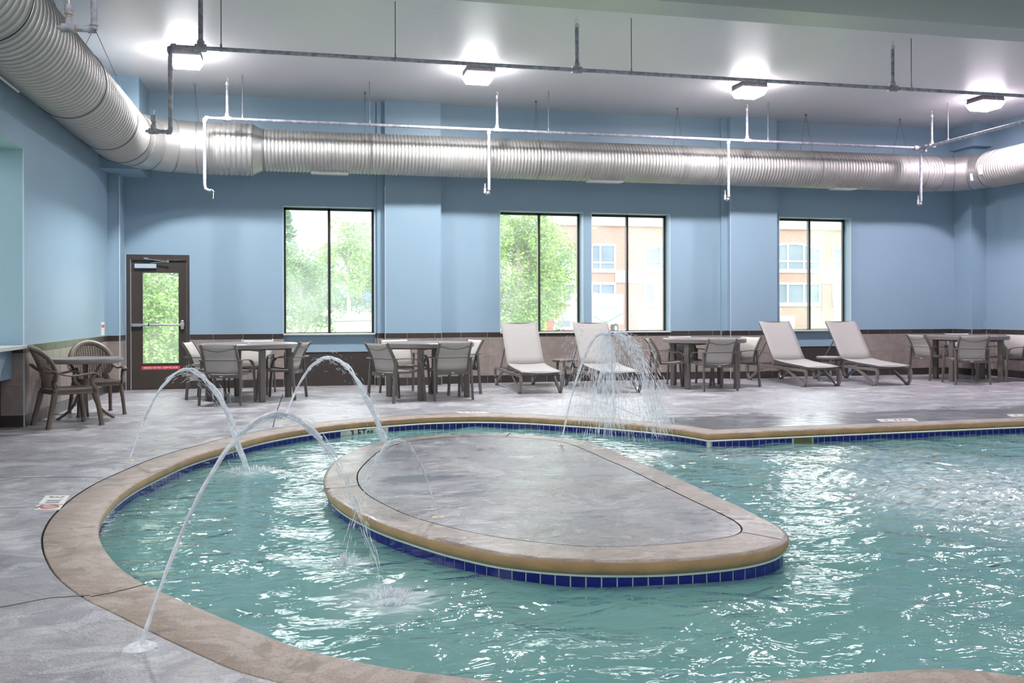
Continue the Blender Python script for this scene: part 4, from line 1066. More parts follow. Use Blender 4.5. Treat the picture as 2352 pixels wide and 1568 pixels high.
def round_table():
    t = thing('round_table', '', 'table'); r = .665; h = .785
    b = MB(); b.lathe([(0, h-.004), (.020, h-.004), (.022, h), (r-.012, h), (r, h-.010), (r, h-.062), (r-.012, h-.068), (r-.03, h-.068), (r-.03, h-.02), (0, h-.02)], seg=96, smooth=False); b.build('tabletop', M_top, t)
    b = MB(); b.lathe([(.0, h-.022), (.03, h-.022), (.03, h+.002), (.022, h+.002), (.022, h-.01), (0, h-.01)], seg=16); b.build('umbrella_hole_ring', M_alu, t)
    for k in range(4):
        a = R(45)+k*PI/2; rr = .565; b = MB(); b.box((rr*math.cos(a), rr*math.sin(a), (h-.068)/2), (.082, .082, h-.068), Matrix.Rotation(a, 3, 'Z')); o = b.build('leg', M_taupe, t); bevel(o, .012, 3)
    b = MB()
    for k in (0, 1):
        a = R(45)+k*PI/2; d_ = Vector((math.cos(a), math.sin(a), 0))*.55; b.bar([Vector((0, 0, h-.09))-d_, Vector((0, 0, h-.09))+d_], .04, .03)
    b.build('under_brace', M_taupe, t)
    return t
tb = round_table()
TB = [(573, 915.6, 'round taupe table beside the brown exit door', -12), (983, 910.6, 'round taupe table in front of the first pilaster', 40), (1618, 887.6, 'round taupe table between the two pairs of loungers', 6), (2222, 872.6, 'round taupe table in the right corner', -6)]
for i, (x, y, lb, rz) in enumerate(TB):
    o = tb if i == 0 else copy_tree(tb); p = G(x, y); o.location = p; o.rotation_euler = (0, 0, -YAW+R(rz)); o['label'] = lb; o['group'] = 'round dining tables'

def side_table():
    t = thing('side_table', '', 'side table'); h = .435
    b = MB(); b.lathe([(0, h-.002), (.19, h-.002), (.195, h), (.208, h-.003), (.212, h-.012), (.212, h-.040), (.20, h-.045), (.19, h-.045), (.19, h-.012), (0, h-.012)], seg=40); b.build('tabletop', M_lmetal, t)
    for k in range(3):
        a = R(20)+k*2*PI/3; d_ = Vector((math.cos(a), math.sin(a), 0)); b = MB(); b.bar([d_*.15+Vector((0, 0, h-.03)), d_*.17+Vector((0, 0, .2)), d_*.185], .03, .03, up=d_); b.build('leg', M_lmetal, t)
    return t
stb = side_table()
for i, (x, y, lb) in enumerate(((1298, 884.5, 'small round side table between the left pair of loungers'), (1904, 876.2, 'small round side table between the right pair of loungers'))):
    o = stb if i == 0 else copy_tree(stb); o.location = G(x, y); o.rotation_euler = (0, 0, -YAW); o['label'] = lb; o['group'] = 'small lounger side tables'

def lounger():
    t = thing('sun_lounger', '', 'sun lounger'); W2 = .315
    # frame rails
    b = MB()
    for s_ in (-1, 1):
        b.bar([(s_*W2, -.02, .262), (s_*W2, .9, .272), (s_*W2, 1.80, .285)], .030, .042)
        b.bar([(s_*(W2-.04), .02, .315), (s_*(W2-.04), .5, .335), (s_*(W2-.04), .95, .365)], .024, .030)
        b.bar([(s_*(W2-.04), .95, .365), (s_*(W2-.02), 1.02, .30)], .02, .03)
    for y_, z_ in ((.12, .285), (.62, .275), (1.30, .275), (1.80, .285)): b.bar([(-W2, y_, z_), (W2, y_, z_)], .026, .03)
    b.bar([(-W2+.04, .05, .312), (W2-.04, .05, .312)], .022, .022)
    b.build('frame', M_lmetal, t)
    for s_ in (-1, 1):
        b = MB(); b.bar(spline([(s_*W2, -.02, .262), (s_*W2, -.035, .19), (s_*W2, -.01, .08), (s_*W2, .06, .012), (s_*W2, .13, .06), (s_*W2, .33, .17), (s_*W2, .50, .245), (s_*W2, .60, .262)], .03), .032, .044); b.build('leg', M_lmetal, t)
        b = MB(); b.bar(spline([(s_*W2, 1.80, .285), (s_*W2, 1.815, .20), (s_*W2, 1.79, .08), (s_*W2, 1.73, .012), (s_*W2, 1.64, .07), (s_*W2, 1.45, .17), (s_*W2, 1.27, .25), (s_*W2, 1.16, .262)], .03), .032, .044); b.build('leg', M_lmetal, t)
        for y_ in (.06, 1.73):
            b = MB(); b.b2((s_*W2-.02, y_-.02, 0), (s_*W2+.02, y_+.02, .014)); b.build('rubber_foot', M_black, t)
    bk = [(.95, .372), (1.05, .50), (1.16, .66), (1.27, .82), (1.36, .93), (1.45, 1.035)]
    b = MB()
    for s_ in (-1, 1): b.bar([(s_*(W2-.035), y_+.008, z_-.008) for y_, z_ in bk], .022, .026, up=Vector((0, 1, 0)))
    b.bar([(-W2+.04, 1.452, 1.028), (W2-.04, 1.452, 1.028)], .018, .018); b.bar([(-W2+.04, 1.17, .60), (W2-.04, 1.17, .60)], .016, .02)
    b.build('backrest_frame', M_lmetal, t)
    b = MB()
    for s_ in (-1, 1): b.bar([(s_*(W2-.05), 1.22, .72), (s_*(W2-.05), 1.62, .285)], .016, .016, up=Vector((1, 0, 0)))
    b.bar([(-W2, 1.62, .285), (W2, 1.62, .285)], .018, .018); b.build('back_strut', M_lmetal, t)
    def sheet(name, rows, nrm, xw, bow):
        b = MB(); n = 8; vs = []
        for y_, z_ in rows:
            for k in range(n+1):
                u = k/n*2-1; o = bow*(1-u*u); vs.append(Vector((u*xw, y_+nrm[0]*o, z_+nrm[1]*o)))
        m_ = len(vs); vs2 = [v+Vector((0, nrm[0]*.005, nrm[1]*.005)) for v in vs]; fs = []
        for i in range(len(rows)-1):
            for k in range(n):
                a = i*(n+1)+k; fs += [(a, a+1, a+n+2, a+n+1), (m_+a, m_+a+n+1, m_+a+n+2, m_+a+1)]
        for i in range(len(rows)-1):
            a = i*(n+1); c_ = a+n; fs += [(a, a+n+1, m_+a+n+1, m_+a), (c_, m_+c_, m_+c_+n+1, c_+n+1)]
        for k in range(n):
            fs += [(k, m_+k, m_+k+1, k+1)]; a = (len(rows)-1)*(n+1)+k; fs += [(a, a+1, m_+a+1, m_+a)]
        b.add(vs+vs2, fs, 0, True); return b.build(name, M_lsling, t)
    sheet('seat_sling', [(-.04, .325), (.1, .338), (.4, .352), (.7, .372), (.88, .395), (.96, .405)], (0, -1), W2-.012, .016)
    sheet('back_sling', [(y_-.012, z_+.012) for y_, z_ in bk], (.8, -.6), W2-.012, .022)
    return t
lg = lounger()
LG = [(1242.5, 903.4, 'pale sling sun lounger right of the second table, leftmost of the four'), (1424, 902.4, 'sun lounger behind the tall water spray'),
      (1888.5, 887.8, 'sun lounger beside the third table, left of the fourth window niche'), (2051, 885.0, 'sun lounger nearest the right corner table')]
for i, (x, y, lb) in enumerate(LG):
    o = lg if i == 0 else copy_tree(lg); o.location = G(x, y); o.rotation_euler = (0, 0, R((0.0, .5, 2.5, 2.0)[i])); o['label'] = lb; o['group'] = 'sun loungers along the back wall'

# resin armchairs and the little bistro table by the left wall
def resin_chair():
    t = thing('resin_armchair', '', 'chair')
    def leg(x0_, y0_, x1_, y1_):
        b = MB(); pts = [(x0_, y0_, .37), ((x0_+x1_)/2*1.01, (y0_+y1_)/2*1.01, .2), (x1_, y1_, .03), (x1_*1.01, y1_, 0)]
        b.sweep(pts, [(-.022, -.016), (0, -.022), (.022, -.016), (.022, .016), (0, .022), (-.022, .016)], 0, True, scales=[1.2, 1.0, .95, 1.25]); b.build('leg', M_res, t)
    leg(-.205, .02, -.235, -.055); leg(.205, .02, .235, -.055); leg(-.225, .42, -.255, .48); leg(.225, .42, .255, .48)
    b = MB(); pr = [(-.215, 0), (.215, 0), (.245, .25), (.25, .40), (.21, .465), (0, .48), (-.21, .465), (-.25, .40), (-.245, .25)]
    b.prism(pr, .375, .405); b.prism([(x*.97+.0, y*.97+.008) for x, y in pr], .345, .376); o = b.build('seat', M_res, t); bevel(o, .008)
    b = MB()
    for i in range(14):
        for j in range(14):
            x = -.19+i*.029; y = .04+j*.029
            if abs(x) < .2 and y < .43: b.box((x, y, .4055), (.012, .012, .003))
    b.build('woven_texture', M_res, t)
    # oval back: frame ring + lattice
    N = 28; ringp = []
    def bp_(u, v):      # u across -1..1, v up 0..1 ; leaning back and wrapping
        z_ = .40+v*.445; y_ = .01-.13*v-.03*v*v+.07*(u*u); return Vector((u, y_, z_))
    prof = []
    for i in range(N+1):
        a = -PI/2-1.05+(2*PI-1.4-.6+ .6)*0
    pts = []
    for i in range(25):
        s_ = i/24; a = PI*(1.28-1.56*s_)   # arch from lower left over the top to lower right
        x = .235*math.cos(a); v = .52+.48*math.sin(a); pts.append(bp_(x/.235, max(0, v))*1.0)
        pts[-1].x = .235*math.cos(a)
    pts = [Vector((-.20, .03, .36))]+pts+[Vector((.20, .03, .36))]
    b = MB(); b.sweep(pts, [(-.030, -.010), (.030, -.010), (.034, 0), (.030, .012), (-.030, .012), (-.034, 0)], 0, True, up=Vector((0, 1, .25)).normalized()); b.build('back_rim', M_res, t)
    b = MB()
    def halfw(v):
        s_ = (v-.52)/.48; return .225*math.sqrt(max(0, 1-s_*s_))
    nr_, nc_ = 22, 15
    for i in range(nr_+1):
        v = .04+.92*i/nr_; hw = max(.03, halfw(v) if v > .15 else .19); p0_ = bp_(-hw/.235, v); p1_ = bp_(hw/.235, v); pts_ = []
        for k in range(5):
            x = -hw+2*hw*k/4; q = bp_(x/.235, v); q.x = x; pts_.append(q)
        b.sweep(pts_, [(-.0022, -.0055), (.0022, -.0055), (.0022, .0055), (-.0022, .0055)], 0, False, up=Vector((0, .3, 1)).normalized())
    for k in range(nc_+1):
        x = -.205+.41*k/nc_; pts_ = []
        for i in range(9):
            v = .02+.96*i/8
            if (halfw(v) if v > .15 else .2) >= abs(x)-.004:
                q = bp_(x/.235, v); q.x = x; pts_.append(q)
        if len(pts_) > 1: b.sweep(pts_, [(-.0055, -.0022), (.0055, -.0022), (.0055, .0022), (-.0055, .0022)], 0, False, up=Vector((0, 1, .2)).normalized())
    b.build('lattice_back', M_res, t)
    for s_ in (-1, 1):
        pts_ = spline([(s_*.215, -.085, .66), (s_*.245, -.01, .60), (s_*.262, .10, .555), (s_*.268, .22, .545), (s_*.270, .33, .560), (s_*.272, .40, .565), (s_*.273, .44, .54), (s_*.27, .425, .515)], .03)
        b = MB(); b.sweep(pts_, [(-.024, -.009), (.024, -.009), (.028, 0), (.024, .009), (-.024, .009), (-.028, 0)], 0, True)
        b.sweep(spline([(s_*.27, .41, .55), (s_*.262, .375, .50), (s_*.258, .38, .45), (s_*.25, .42, .405), (s_*.24, .44, .36)], .03), [(-.016, -.02), (.016, -.02), (.016, .02), (-.016, .02)], 0, True, up=Vector((0, 1, 0))); b.build('armrest', M_res, t)
    return t
rc = resin_chair()
put(rc, True, 106.5, 979.7, 45, 'brown lattice-back resin armchair, the nearer one, turned away from the camera', 'brown resin armchairs by the left wall')
put(rc, False, 210, 946.5, 142, 'brown lattice-back resin armchair behind the small table, facing the camera', 'brown resin armchairs by the left wall')
t = thing('bistro_table', 'small round grey table on curved legs by the left wall', 'table', G(197, 962), -YAW)
h = .70; b = MB(); b.lathe([(0, h-.004), (.37, h-.004), (.385, h), (.398, h-.004), (.402, h-.02), (.402, h-.05), (.39, h-.055), (.385, h-.02), (0, h-.02)], seg=80, smooth=False); b.build('tabletop', M_top, t)
for k in range(4):
    a = R(20)+k*PI/2; d_ = Vector((math.cos(a), math.sin(a), 0)); b = MB()
    b.bar(spline([d_*.19+Vector((0, 0, h-.02)), d_*.12+Vector((0, 0, .56)), d_*.07+Vector((0, 0, .40)), d_*.09+Vector((0, 0, .24)), d_*.17+Vector((0, 0, .10)), d_*.30], .04), .028, .03, up=d_); b.build('leg', M_taupe, t)
b = MB(); b.tube([(0, 0, .34), (0, 0, .46)], .075, 12); b.build('hub', M_taupe, t)

# ================================================================== FOUNTAIN STREAMS
def stream(label, A, B, h, rad, gap=(0, 0), drops=20, nozzle=None, seed=1, t0=0.0, t1=1.0, t2=1.0, spread=.03, thin=1.0, cat='water jet', loc=None):
    rn = random.Random(seed); A = Vector(A); B = Vector(B)
    root = thing('water_jet', label, 'water jet', (0, 0, 0), 0, 'fountain jets')
    def at(t_): return A+(B-A)*t_+Vector((0, 0, h*4*t_*(1-t_)))
    n = 150; b = MB()
    for k in range(6):
        ph = [rn.uniform(0, 6.28) for _ in range(6)]; run = []; sc = []; rr = rad*(1.0, .55, .5, .45, .35, .35)[k]
        for i in range(n+1):
            t_ = t0+(t1-t0)*i/n; am = (0 if k == 0 else rad*.9*min(1, t_*4)*(1+2.2*t_*t_))
            g_ = math.sin(t_*23+ph[0])*.5+math.sin(t_*51+ph[1])*.5
            cut = (gap[0]+(gap[1]-gap[0])*t_)
            if (g_ > 1.0-cut*.9 and t_ > .15) or (k > 0 and t_ < .12):
                if len(run) > 3:
                    sc[0] *= .2; sc[-1] *= .2; b.tube(run, rr, 7, scales=sc)
                run = []; sc = []; continue
            run.append(at(t_)+Vector((math.sin(t_*17+ph[2]), math.sin(t_*19+ph[3]), math.sin(t_*21+ph[4])))*am)
            sc.append((1+1.0*t_*thin)*(1+.18*math.sin(t_*70+ph[5])))
        if len(run) > 3: sc[-1] *= .2; b.tube(run, rr, 7, scales=sc)
    b.build('stream', M_stream, root)
    if drops:
        b = MB()
        for i in range(drops):
            t_ = rn.uniform(max(t0, .3), t2); p = at(t_)+Vector((rn.gauss(0, spread), rn.gauss(0, spread), rn.gauss(-spread*.4, spread)))*(.4+t_)
            dv = (at(t_+.01)-at(t_)).normalized()+Vector((0, 0, -rn.uniform(0, .25))); L_ = rn.uniform(.015, .075); b.tube([p, p+dv*L_*.5, p+dv*L_], rn.uniform(.0009, .0026), 5, scales=[.3, 1, .3])
        o = b.build('droplets', M_drop, root); o['kind'] = 'stuff'
    if nozzle:
        q_ = 1.0 if nozzle is M_skim else .66; b = MB(); b.lathe([(0, .006), (.018*q_, .006), (.02*q_, .002), (.055*q_, .004), (.060*q_, 0)], A, 20)
        b.build('nozzle', nozzle, root)
        if nozzle is M_skim:
            b = MB(); rn2 = random.Random(5)
            b.lathe([(.062, .001), (.045, .010), (.030, .012), (.022, .008)], A, 24)
            for i in range(26):
                a = rn2.uniform(0, 6.28); rr = rn2.uniform(.03, .085); b.lathe([(0, .006), (.006, .003), (.008, 0)], A+Vector((rr*math.cos(a), rr*math.sin(a), 0)), 6)
            o = b.build('splash', M_drop, root); o['kind'] = 'stuff'
    return root
def CZ(px, dist, z_):
    p = D(px, 720, dist); p.z = z_; return p
stream('long water jet arcing from the white nozzle in the near left deck', G(322, 1486), G(890, 1370, ZWAT), .85, .0066, (-.35, 2.1), 260, M_skim, 3, t1=.74, spread=.010, thin=.8)
stream('water jet arcing in front of the exit door and first table', G(297, 1058), G(568, 1080, ZWAT), .80, .0085, (.1, .5), 150, M_nozb, 4, spread=.035)
stream('water jet peaking in front of the brown niche under the first window', G(652, 966), G(888, 1030, ZWAT), .80, .010, (.3, .3), 220, M_nozb, 5, spread=.04)
stream('small water jet rising from the island and falling to its left edge', G(1007, 1188), G(790, 1290, ZWAT), .55, .0052, (-.5, 2.0), 130, M_nozb, 6, t1=.70, spread=.012, thin=.6)
stream('water jet rising from the back of the island into the tall spray', G(1288, 1022), CZ(1480, 9.35, ZWAT), 1.07, .008, (0, .9), 120, M_nozb, 9, t1=.56, spread=.04)
stream('water jet rising from the deck behind the pool into the tall spray', G(1411, 957), CZ(1378, 8.4, ZWAT), 1.07, .0085, (0, .5), 80, M_nozb, 10, t1=.55, t2=.9, spread=.03)
# spray burst: hundreds of short droplets thrown from the point where the two jets meet
def burst(label, O, n, seed, vx, vy, vz, T, rr=.0018, group='bursts of fountain spray'):
    rn = random.Random(seed); b = MB(); O = Vector(O)
    for i in range(n):
        v = Vector((rn.gauss(vx[0], vx[1]), rn.gauss(vy[0], vy[1]), rn.gauss(vz[0], vz[1]))); t_ = rn.uniform(.0, 1)**.8*T
        p = O+v*t_+Vector((0, 0, -4.9*t_*t_))
        if p.z < .02: continue
        vel = v+Vector((0, 0, -9.8*t_)); q = p+vel*rn.uniform(.008, .03); m_ = (p+q)/2
        r_ = rr*rn.uniform(.5, 1.5); b.tube([p, m_, q], r_, 4, scales=[.3, 1, .3])
    return tag(b.build('water_spray', M_drop), label, 'water spray', group, 'stuff')
Ysp = 8.9; SP = W(1393, 770, Ysp)
burst('tall umbrella-shaped burst of white spray in front of the second lounger', SP, 3000, 2, (0.0, .34), (0, .38), (.15, .45), .46)
burst('strong spray arc thrown right of the tall burst', SP+Vector((.05, 0, 0)), 1300, 3, (1.0, .20), (-.15, .15), (.5, .25), .52, .0026)
burst('thin falling spray streaks in front of the right corner table', W(2262, 735, 12.0), 60, 4, (.35, .5), (0, .3), (-.2, .3), .6, .0018)
burst('fine vertical spray drops left of the tall burst', SP+Vector((-.25, 0, .1)), 300, 5, (-.25, .28), (0, .3), (0.2, .4), .48, .0014)
# splash crowns
def crown(label, c, r, n, seed):
    rn = random.Random(seed); b = MB(); c = Vector(c)
    for i in range(n):
        a = rn.uniform(0, 6.28); d_ = r*rn.random()**.7; hgt = rn.uniform(.01, .05)*(1.2-d_/r); p = c+Vector((d_*math.cos(a), d_*math.sin(a), 0))
        b.tube([p+Vector((0, 0, -.01)), p+Vector((.2*d_*math.cos(a), .2*d_*math.sin(a), hgt))], rn.uniform(.003, .007), 5, scales=[1.4, .3])
    return tag(b.build('splash', M_drop), label, 'splash', 'splashes where the streams land', 'stuff')
crown('white splash where the broken stream lands in front left of the island', G(892, 1372, ZWAT), .12, 110, 1)
crown('white splash under the jet in front of the door', G(572, 1080, ZWAT), .20, 90, 2)
crown('splash where the small island jet lands', G(790, 1290, ZWAT), .07, 40, 3)

# ================================================================== OUTSIDE
def gz(x, y):
    def ss(a, c, v): v = max(0, min(1, (v-a)/(c-a))); return v*v*(3-2*v)
    return -.40+1.55*ss(38, 92, y)*(1-ss(.13, .2, x/max(1, y)))
b = MB(); nxg, nyg = 40, 40; vs = []
for j in range(nyg+1):
    for i in range(nxg+1):
        y = YB+TH+(130-YB)*(j/nyg)**1.3; x = -60+160*i/nxg; vs.append((x, y, gz(x, y)))
b.add(vs, [(j*(nxg+1)+i, j*(nxg+1)+i+1, (j+1)*(nxg+1)+i+1, (j+1)*(nxg+1)+i) for j in range(nyg) for i in range(nxg)], 0, True)
tag(b.build('lawn', M_grass), 'mown green lawn sloping away outside the windows', 'lawn', kind='stuff')
b = MB(); b.b2((-40, -20, -.5), (XL-.52, YB+TH, -.4)); tag(b.build('lawn', M_grass), 'strip of grass outside the left wall', 'lawn', kind='stuff')
def ground_patch(name, pts, m, label, cat, dz_=.03):
    fs = tessellate_polygon([[Vector((x, y, 0)) for x, y in pts]]); 
    me = bpy.data.meshes.new(name); me.from_pydata([(x, y, gz(x, y)+dz_) for x, y in pts], [], [tuple(f) for f in fs]); me.materials.append(m)
    bm = bmesh.new(); bm.from_mesh(me); bmesh.ops.subdivide_edges(bm, edges=bm.edges, cuts=4, use_grid_fill=True)
    for v in bm.verts: v.co.z = gz(v.co.x, v.co.y)+dz_
    bm.to_mesh(me); bm.free()
    o = bpy.data.objects.new(name, me); COL.objects.link(o); return tag(o, label, cat)
ground_patch('mulch_bed', [(-6, 66), (8, 72), (9, 80), (-6, 79)], M_mulch, 'grey mulch bed around the tree beyond the first window', 'mulch bed', .05)
ground_patch('parking_lot', [(13.5, 58), (13, 84), (40, 84), (40, 50), (20, 50)], M_asph, 'pale parking lot where the truck stands', 'parking lot', .03)
ground_patch('garden_path', [(-10, 93), (14, 93), (14, 96), (-10, 96)], M_stone, 'pale path behind the lawn', 'path', .05)

def tree(name, base, height, crown_c, crown_r, n, leafs, label, m, trunk_r=.12, seed=0, leaf=.16, conifer=False, group='trees and shrubs outside'):
    rn = random.Random(seed); t = thing(name, label, 'tree' if 'tree' in name or conifer else 'shrub', base, 0, group)
    b = MB()
    if trunk_r: b.tube([(0, 0, 0), (.03, 0, height*.4), (0, 0, height*.85)], trunk_r, 8, scales=[1.25, 1, .35])
    for k in range(14):
        a = rn.uniform(0, 6.28); z_ = height*rn.uniform(.3, .85); L_ = crown_r[0]*rn.uniform(.4, .8); b.tube([(0, 0, z_), (L_*.5*math.cos(a), L_*.5*math.sin(a), z_+.15*L_), (L_*math.cos(a), L_*math.sin(a), z_+(.35*L_ if not conifer else -.1*L_))], max(.02, trunk_r*.3), 5, scales=[1, .7, .3])
    b.build('trunk', M_bark, t)
    b = MB(); blobs = []
    for k in range(leafs):
        a = rn.uniform(0, 6.28); e = math.asin(rn.uniform(-1, 1)); q = rn.uniform(.45, 1)
        blobs.append((Vector((crown_r[0]*q*math.cos(a)*math.cos(e), crown_r[1]*q*math.sin(a)*math.cos(e), crown_c+crown_r[2]*q*math.sin(e))), rn.uniform(.16, .34)*crown_r[0]))
    for i in range(n):
        if conifer:
            v = rn.random()**.8; z_ = height*(1-.88*v); rr = crown_r[0]*v*(.55+.45*abs(math.sin(z_*3.2)))*rn.uniform(.5, 1); a = rn.uniform(0, 6.28); p = Vector((rr*math.cos(a), rr*math.sin(a), z_-.15*rr))
        else:
            c_, r_ = rn.choice(blobs); d_ = Vector((rn.gauss(0, 1), rn.gauss(0, 1), rn.gauss(0, 1))).normalized(); p = c_+d_*r_*rn.uniform(.7, 1.05)
        u = Vector((rn.gauss(0, 1), rn.gauss(0, 1), rn.gauss(0, .6))).normalized(); v_ = u.cross(Vector((rn.gauss(0, 1), rn.gauss(0, 1), rn.gauss(0, 1)))).normalized(); s_ = leaf*rn.uniform(.6, 1.3)
        b.add([p-u*s_*.5, p+v_*s_*.28, p+u*s_*.5, p-v_*s_*.28], [(0, 1, 2, 3)])
    b.build('foliage', m, t)
    return t
def at(px, dist, z_=None):
    p = D(px, 720, dist); return Vector((p.x, p.y, gz(p.x, p.y) if z_ is None else z_))
# shrubs and tree beyond the door glass
tree('shrub', at(345, 20.5), 1.6, .95, (1.1, .8, 1.0), 7000, 26, 'bright yellow-green shrub low behind the door glass', M_leafA, .03, 21, .105)
tree('shrub', at(405, 22.5), 2.2, 1.35, (1.2, .9, 1.25), 8000, 26, 'leafy green shrub right of the bright one behind the door', M_leafA, .03, 22, .105)
tree('broadleaf_tree', at(372, 27), 6, 3.3, (2.6, 1.6, 3.0), 13000, 40, 'broad green tree filling the upper door glass', M_leafB, .10, 23, .12)
tree('broadleaf_tree', at(330, 31), 5, 1.6, (3.4, 1.8, 1.8), 3000, 30, 'low green tree further behind the door shrubs', M_leafB, .12, 24, .22)
# beyond window 1
tree('broadleaf_tree', at(690, 44), 6.4, 2.6, (1.9, 1.6, 2.4), 9000, 50, 'pale green tree filling the left pane of the first window', M_leafB, .07, 25, .15)
tree('conifer_tree', at(648, 60), 9.6, 5, (2.6, 2.6, 5), 5200, 10, 'tall blue-green conifer at the left edge of the first window', M_leafC, .16, 26, .30, conifer=True)
tree('broadleaf_tree', at(801, 88), 10.3, 5.6, (3.0, 2.6, 3.9), 6000, 44, 'slim pale green tree with white trunk in the right pane of the first window', M_leafA, .15, 27, .34)
tree('broadleaf_tree', at(735, 99), 9, 4.4, (4.2, 3, 4.0), 4200, 40, 'green tree further back behind the first window', M_leafB, .16, 28, .40)
tree('broadleaf_tree', at(850, 104), 8.6, 4.6, (3.2, 3, 3.8), 3400, 36, 'green tree at the right edge of the first window', M_leafB, .16, 29, .40)
tree('shrub', at(800, 92), 2.1, 1.05, (3.2, 1.2, 1.1), 2600, 30, 'rounded dark shrub behind the white-trunked tree', M_leafC, .05, 30, .26)
# beyond window 2: the big maple
tree('broadleaf_tree', at(1188, 38), 7.2, 3.1, (2.6, 1.9, 2.9), 34000, 110, 'large bright green tree filling the second window', M_leafA, .12, 31, .125)
# patio umbrellas beyond window 1
def umbrella(px, dist, m, label):
    t = thing('patio_umbrella', label, 'umbrella', at(px, dist), 0, 'closed patio umbrellas')
    b = MB(); b.tube([(0, 0, 0), (0, 0, 2.5)], .03, 6); b.build('pole', M_stone, t)
    b = MB(); b.lathe([(0, 2.5), (.12, 2.3), (.22, 1.9), (.30, 1.45), (.26, 1.2), (.05, 1.15)], seg=10); b.build('canopy', m, t)
umbrella(829, 100, M_redu, 'closed red patio umbrella behind the white-trunked tree'); umbrella(840.5, 100, M_blueu, 'closed blue patio umbrella next to the red one')
umbrella(848, 100.5, M_blueu, 'closed blue patio umbrella at the right edge of the first window'); umbrella(773, 101, M_blueu, 'closed blue patio umbrella near the window mullion')
umbrella(724, 101, M_redu, 'closed red patio umbrella glimpsed through the left pane')
# railing
t = thing('metal_railing', 'thin dark railing below the closed umbrellas', 'railing', at(826, 97)); b = MB()
for z_ in (.25, .95): b.bar([(0, 0, z_), (3.4, 0, z_)], .04, .05)
b.build('rail', M_frame, t); b = MB()
for k in range(12): b.bar([(k*.3, 0, 0), (k*.3, 0, .95)], .03, .03)
b.build('balusters', M_frame, t)

# the brick building
YBD = 84.0
bld = thing('brick_building', 'red brick office building with white window bands across the lot', 'building', (0, 0, 0))
bx0 = W(1262, 700, YBD).x; bx1 = 62; ztop = W(1525, 523, YBD).z; zbr = W(1525, 521, YBD).z; zgr = -.5
b = MB(); b.b2((bx0, YBD, zgr), (bx1, YBD+16, zbr)); b.build('brick_wall', M_brick, bld)
b = MB(); b.b2((bx0-.2, YBD-.25, zbr), (bx1+.2, YBD+16, zbr+1.0)); b.build('parapet', M_stone, bld)
zp = W(1406, 495, YBD).z
b = MB(); xq0, xq1 = W(1262, 500, YBD).x, W(1405, 500, YBD).x; b.b2((xq0-3, YBD+1.5, zbr-.5), (xq1, YBD+8, zp+4))
for k in range(int((xq1-xq0+3)/.5)): b.b2((xq0-3+k*.5, YBD+1.38, zbr-.5), (xq0-3+k*.5+.16, YBD+1.5, zp+4))
b.build('roof_screen', M_metalp, bld)
zs0, zs1 = W(1430, 649, YBD).z, W(1430, 620, YBD).z
b = MB()
for (a, c) in ((1300, 1322), (1413, 1479), (1883, 1912)): b.b2((W(a, 640, YBD).x, YBD-.12, zs0), (W(c, 640, YBD).x, YBD, zs1))
b.build('stone_panel', M_stone, bld)
def bwin(x0p, x1p, ytop, ybot, mull, arch, trans, slant=0):
    xa_, xb_ = W(x0p, 600, YBD).x, W(x1p, 600, YBD).x; za, zb_ = W((x0p+x1p)/2, ybot, YBD).z, W((x0p+x1p)/2, ytop, YBD).z; zl = W((x0p+x1p)/2, arch, YBD).z if arch else zb_
    fr = MB(); f_ = .18; yy = YBD-.10; n_ = 12
    def top(x):
        u = (x-xa_)/(xb_-xa_)
        if slant == 1: return zl+(zb_-zl)*math.sin(u*PI/2)
        if slant == -1: return zl+(zb_-zl)*math.cos(u*PI/2)
        return zl+(zb_-zl)*math.sin(PI*u) if arch else zb_
    xs2 = [xa_+(xb_-xa_)*i/n_ for i in range(n_+1)]
    fr.bar([(x, yy, top(x)) for x in xs2], .12, .2); fr.b2((xa_-.05, yy-.06, za-.35), (xb_+.05, yy+.06, za)); fr.b2((xa_-f_/2, yy-.06, za), (xa_+f_/2, yy+.06, top(xa_))); fr.b2((xb_-f_/2, yy-.06, za), (xb_+f_/2, yy+.06, top(xb_)))
    for m_ in mull:
        x = W(m_, 600, YBD).x; fr.b2((x-.07, yy-.05, za), (x+.07, yy+.05, top(x)))
    if trans:
        z_ = W((x0p+x1p)/2, trans, YBD).z; fr.b2((xa_, yy-.04, z_-.07), (xb_, yy+.04, z_+.07))
    o = fr.build('building_window', M_winw, bld)
    g = MB(); vs = [(x, YBD-.03, za) for x in xs2]+[(x, YBD-.03, top(x)) for x in xs2]; g.add(vs+[(x, y+.02, z_) for x, y, z_ in vs], [(i, i+1, n_+1+i+1, n_+1+i) for i in range(n_)]); g.build('pane', M_glassd, o)
bwin(1282, 1316, 566, 614, [1299], 574, 606); bwin(1358, 1412, 562, 617.5, [1378], 0, 603)
bwin(1480, 1545, 563, 617, [1517], 574, 601, 1); bwin(1755, 1883, 559, 618, [1808, 1845], 572, 600); bwin(1913, 1960, 565, 618, [], 572, 600, 1)
bwin(1358, 1412, 651, 700, [1378], 0, 0); bwin(1481, 1504, 651, 696, [], 0, 0); bwin(1290, 1320, 651, 690, [], 0, 0)
bwin(1760, 1882, 651, 695, [1808, 1845], 0, 0); bwin(1913, 1960, 651, 695, [], 0, 0)
b = MB(); x = W(1889, 650, YBD).x; b.tube([(x, YBD-.15, zgr), (x, YBD-.15, zs0)], .06, 6); b.build('downspout', M_winw, bld)
b = MB(); x = W(1924, 650, YBD-5).x; b.tube([(x, YBD-5, zgr), (x, YBD-5, 5)], .35, 12); b.build('entry_column', M_metalp, bld)
# neighbour wing far left behind the maple
t2 = thing('metal_building', 'pale grey metal-clad building behind the first window trees', 'building'); b = MB(); p = D(842, 720, 125); b.b2((p.x-1, p.y, -1), (p.x+14, p.y+8, 14.5)); b.build('cladding', M_metalp, t2)

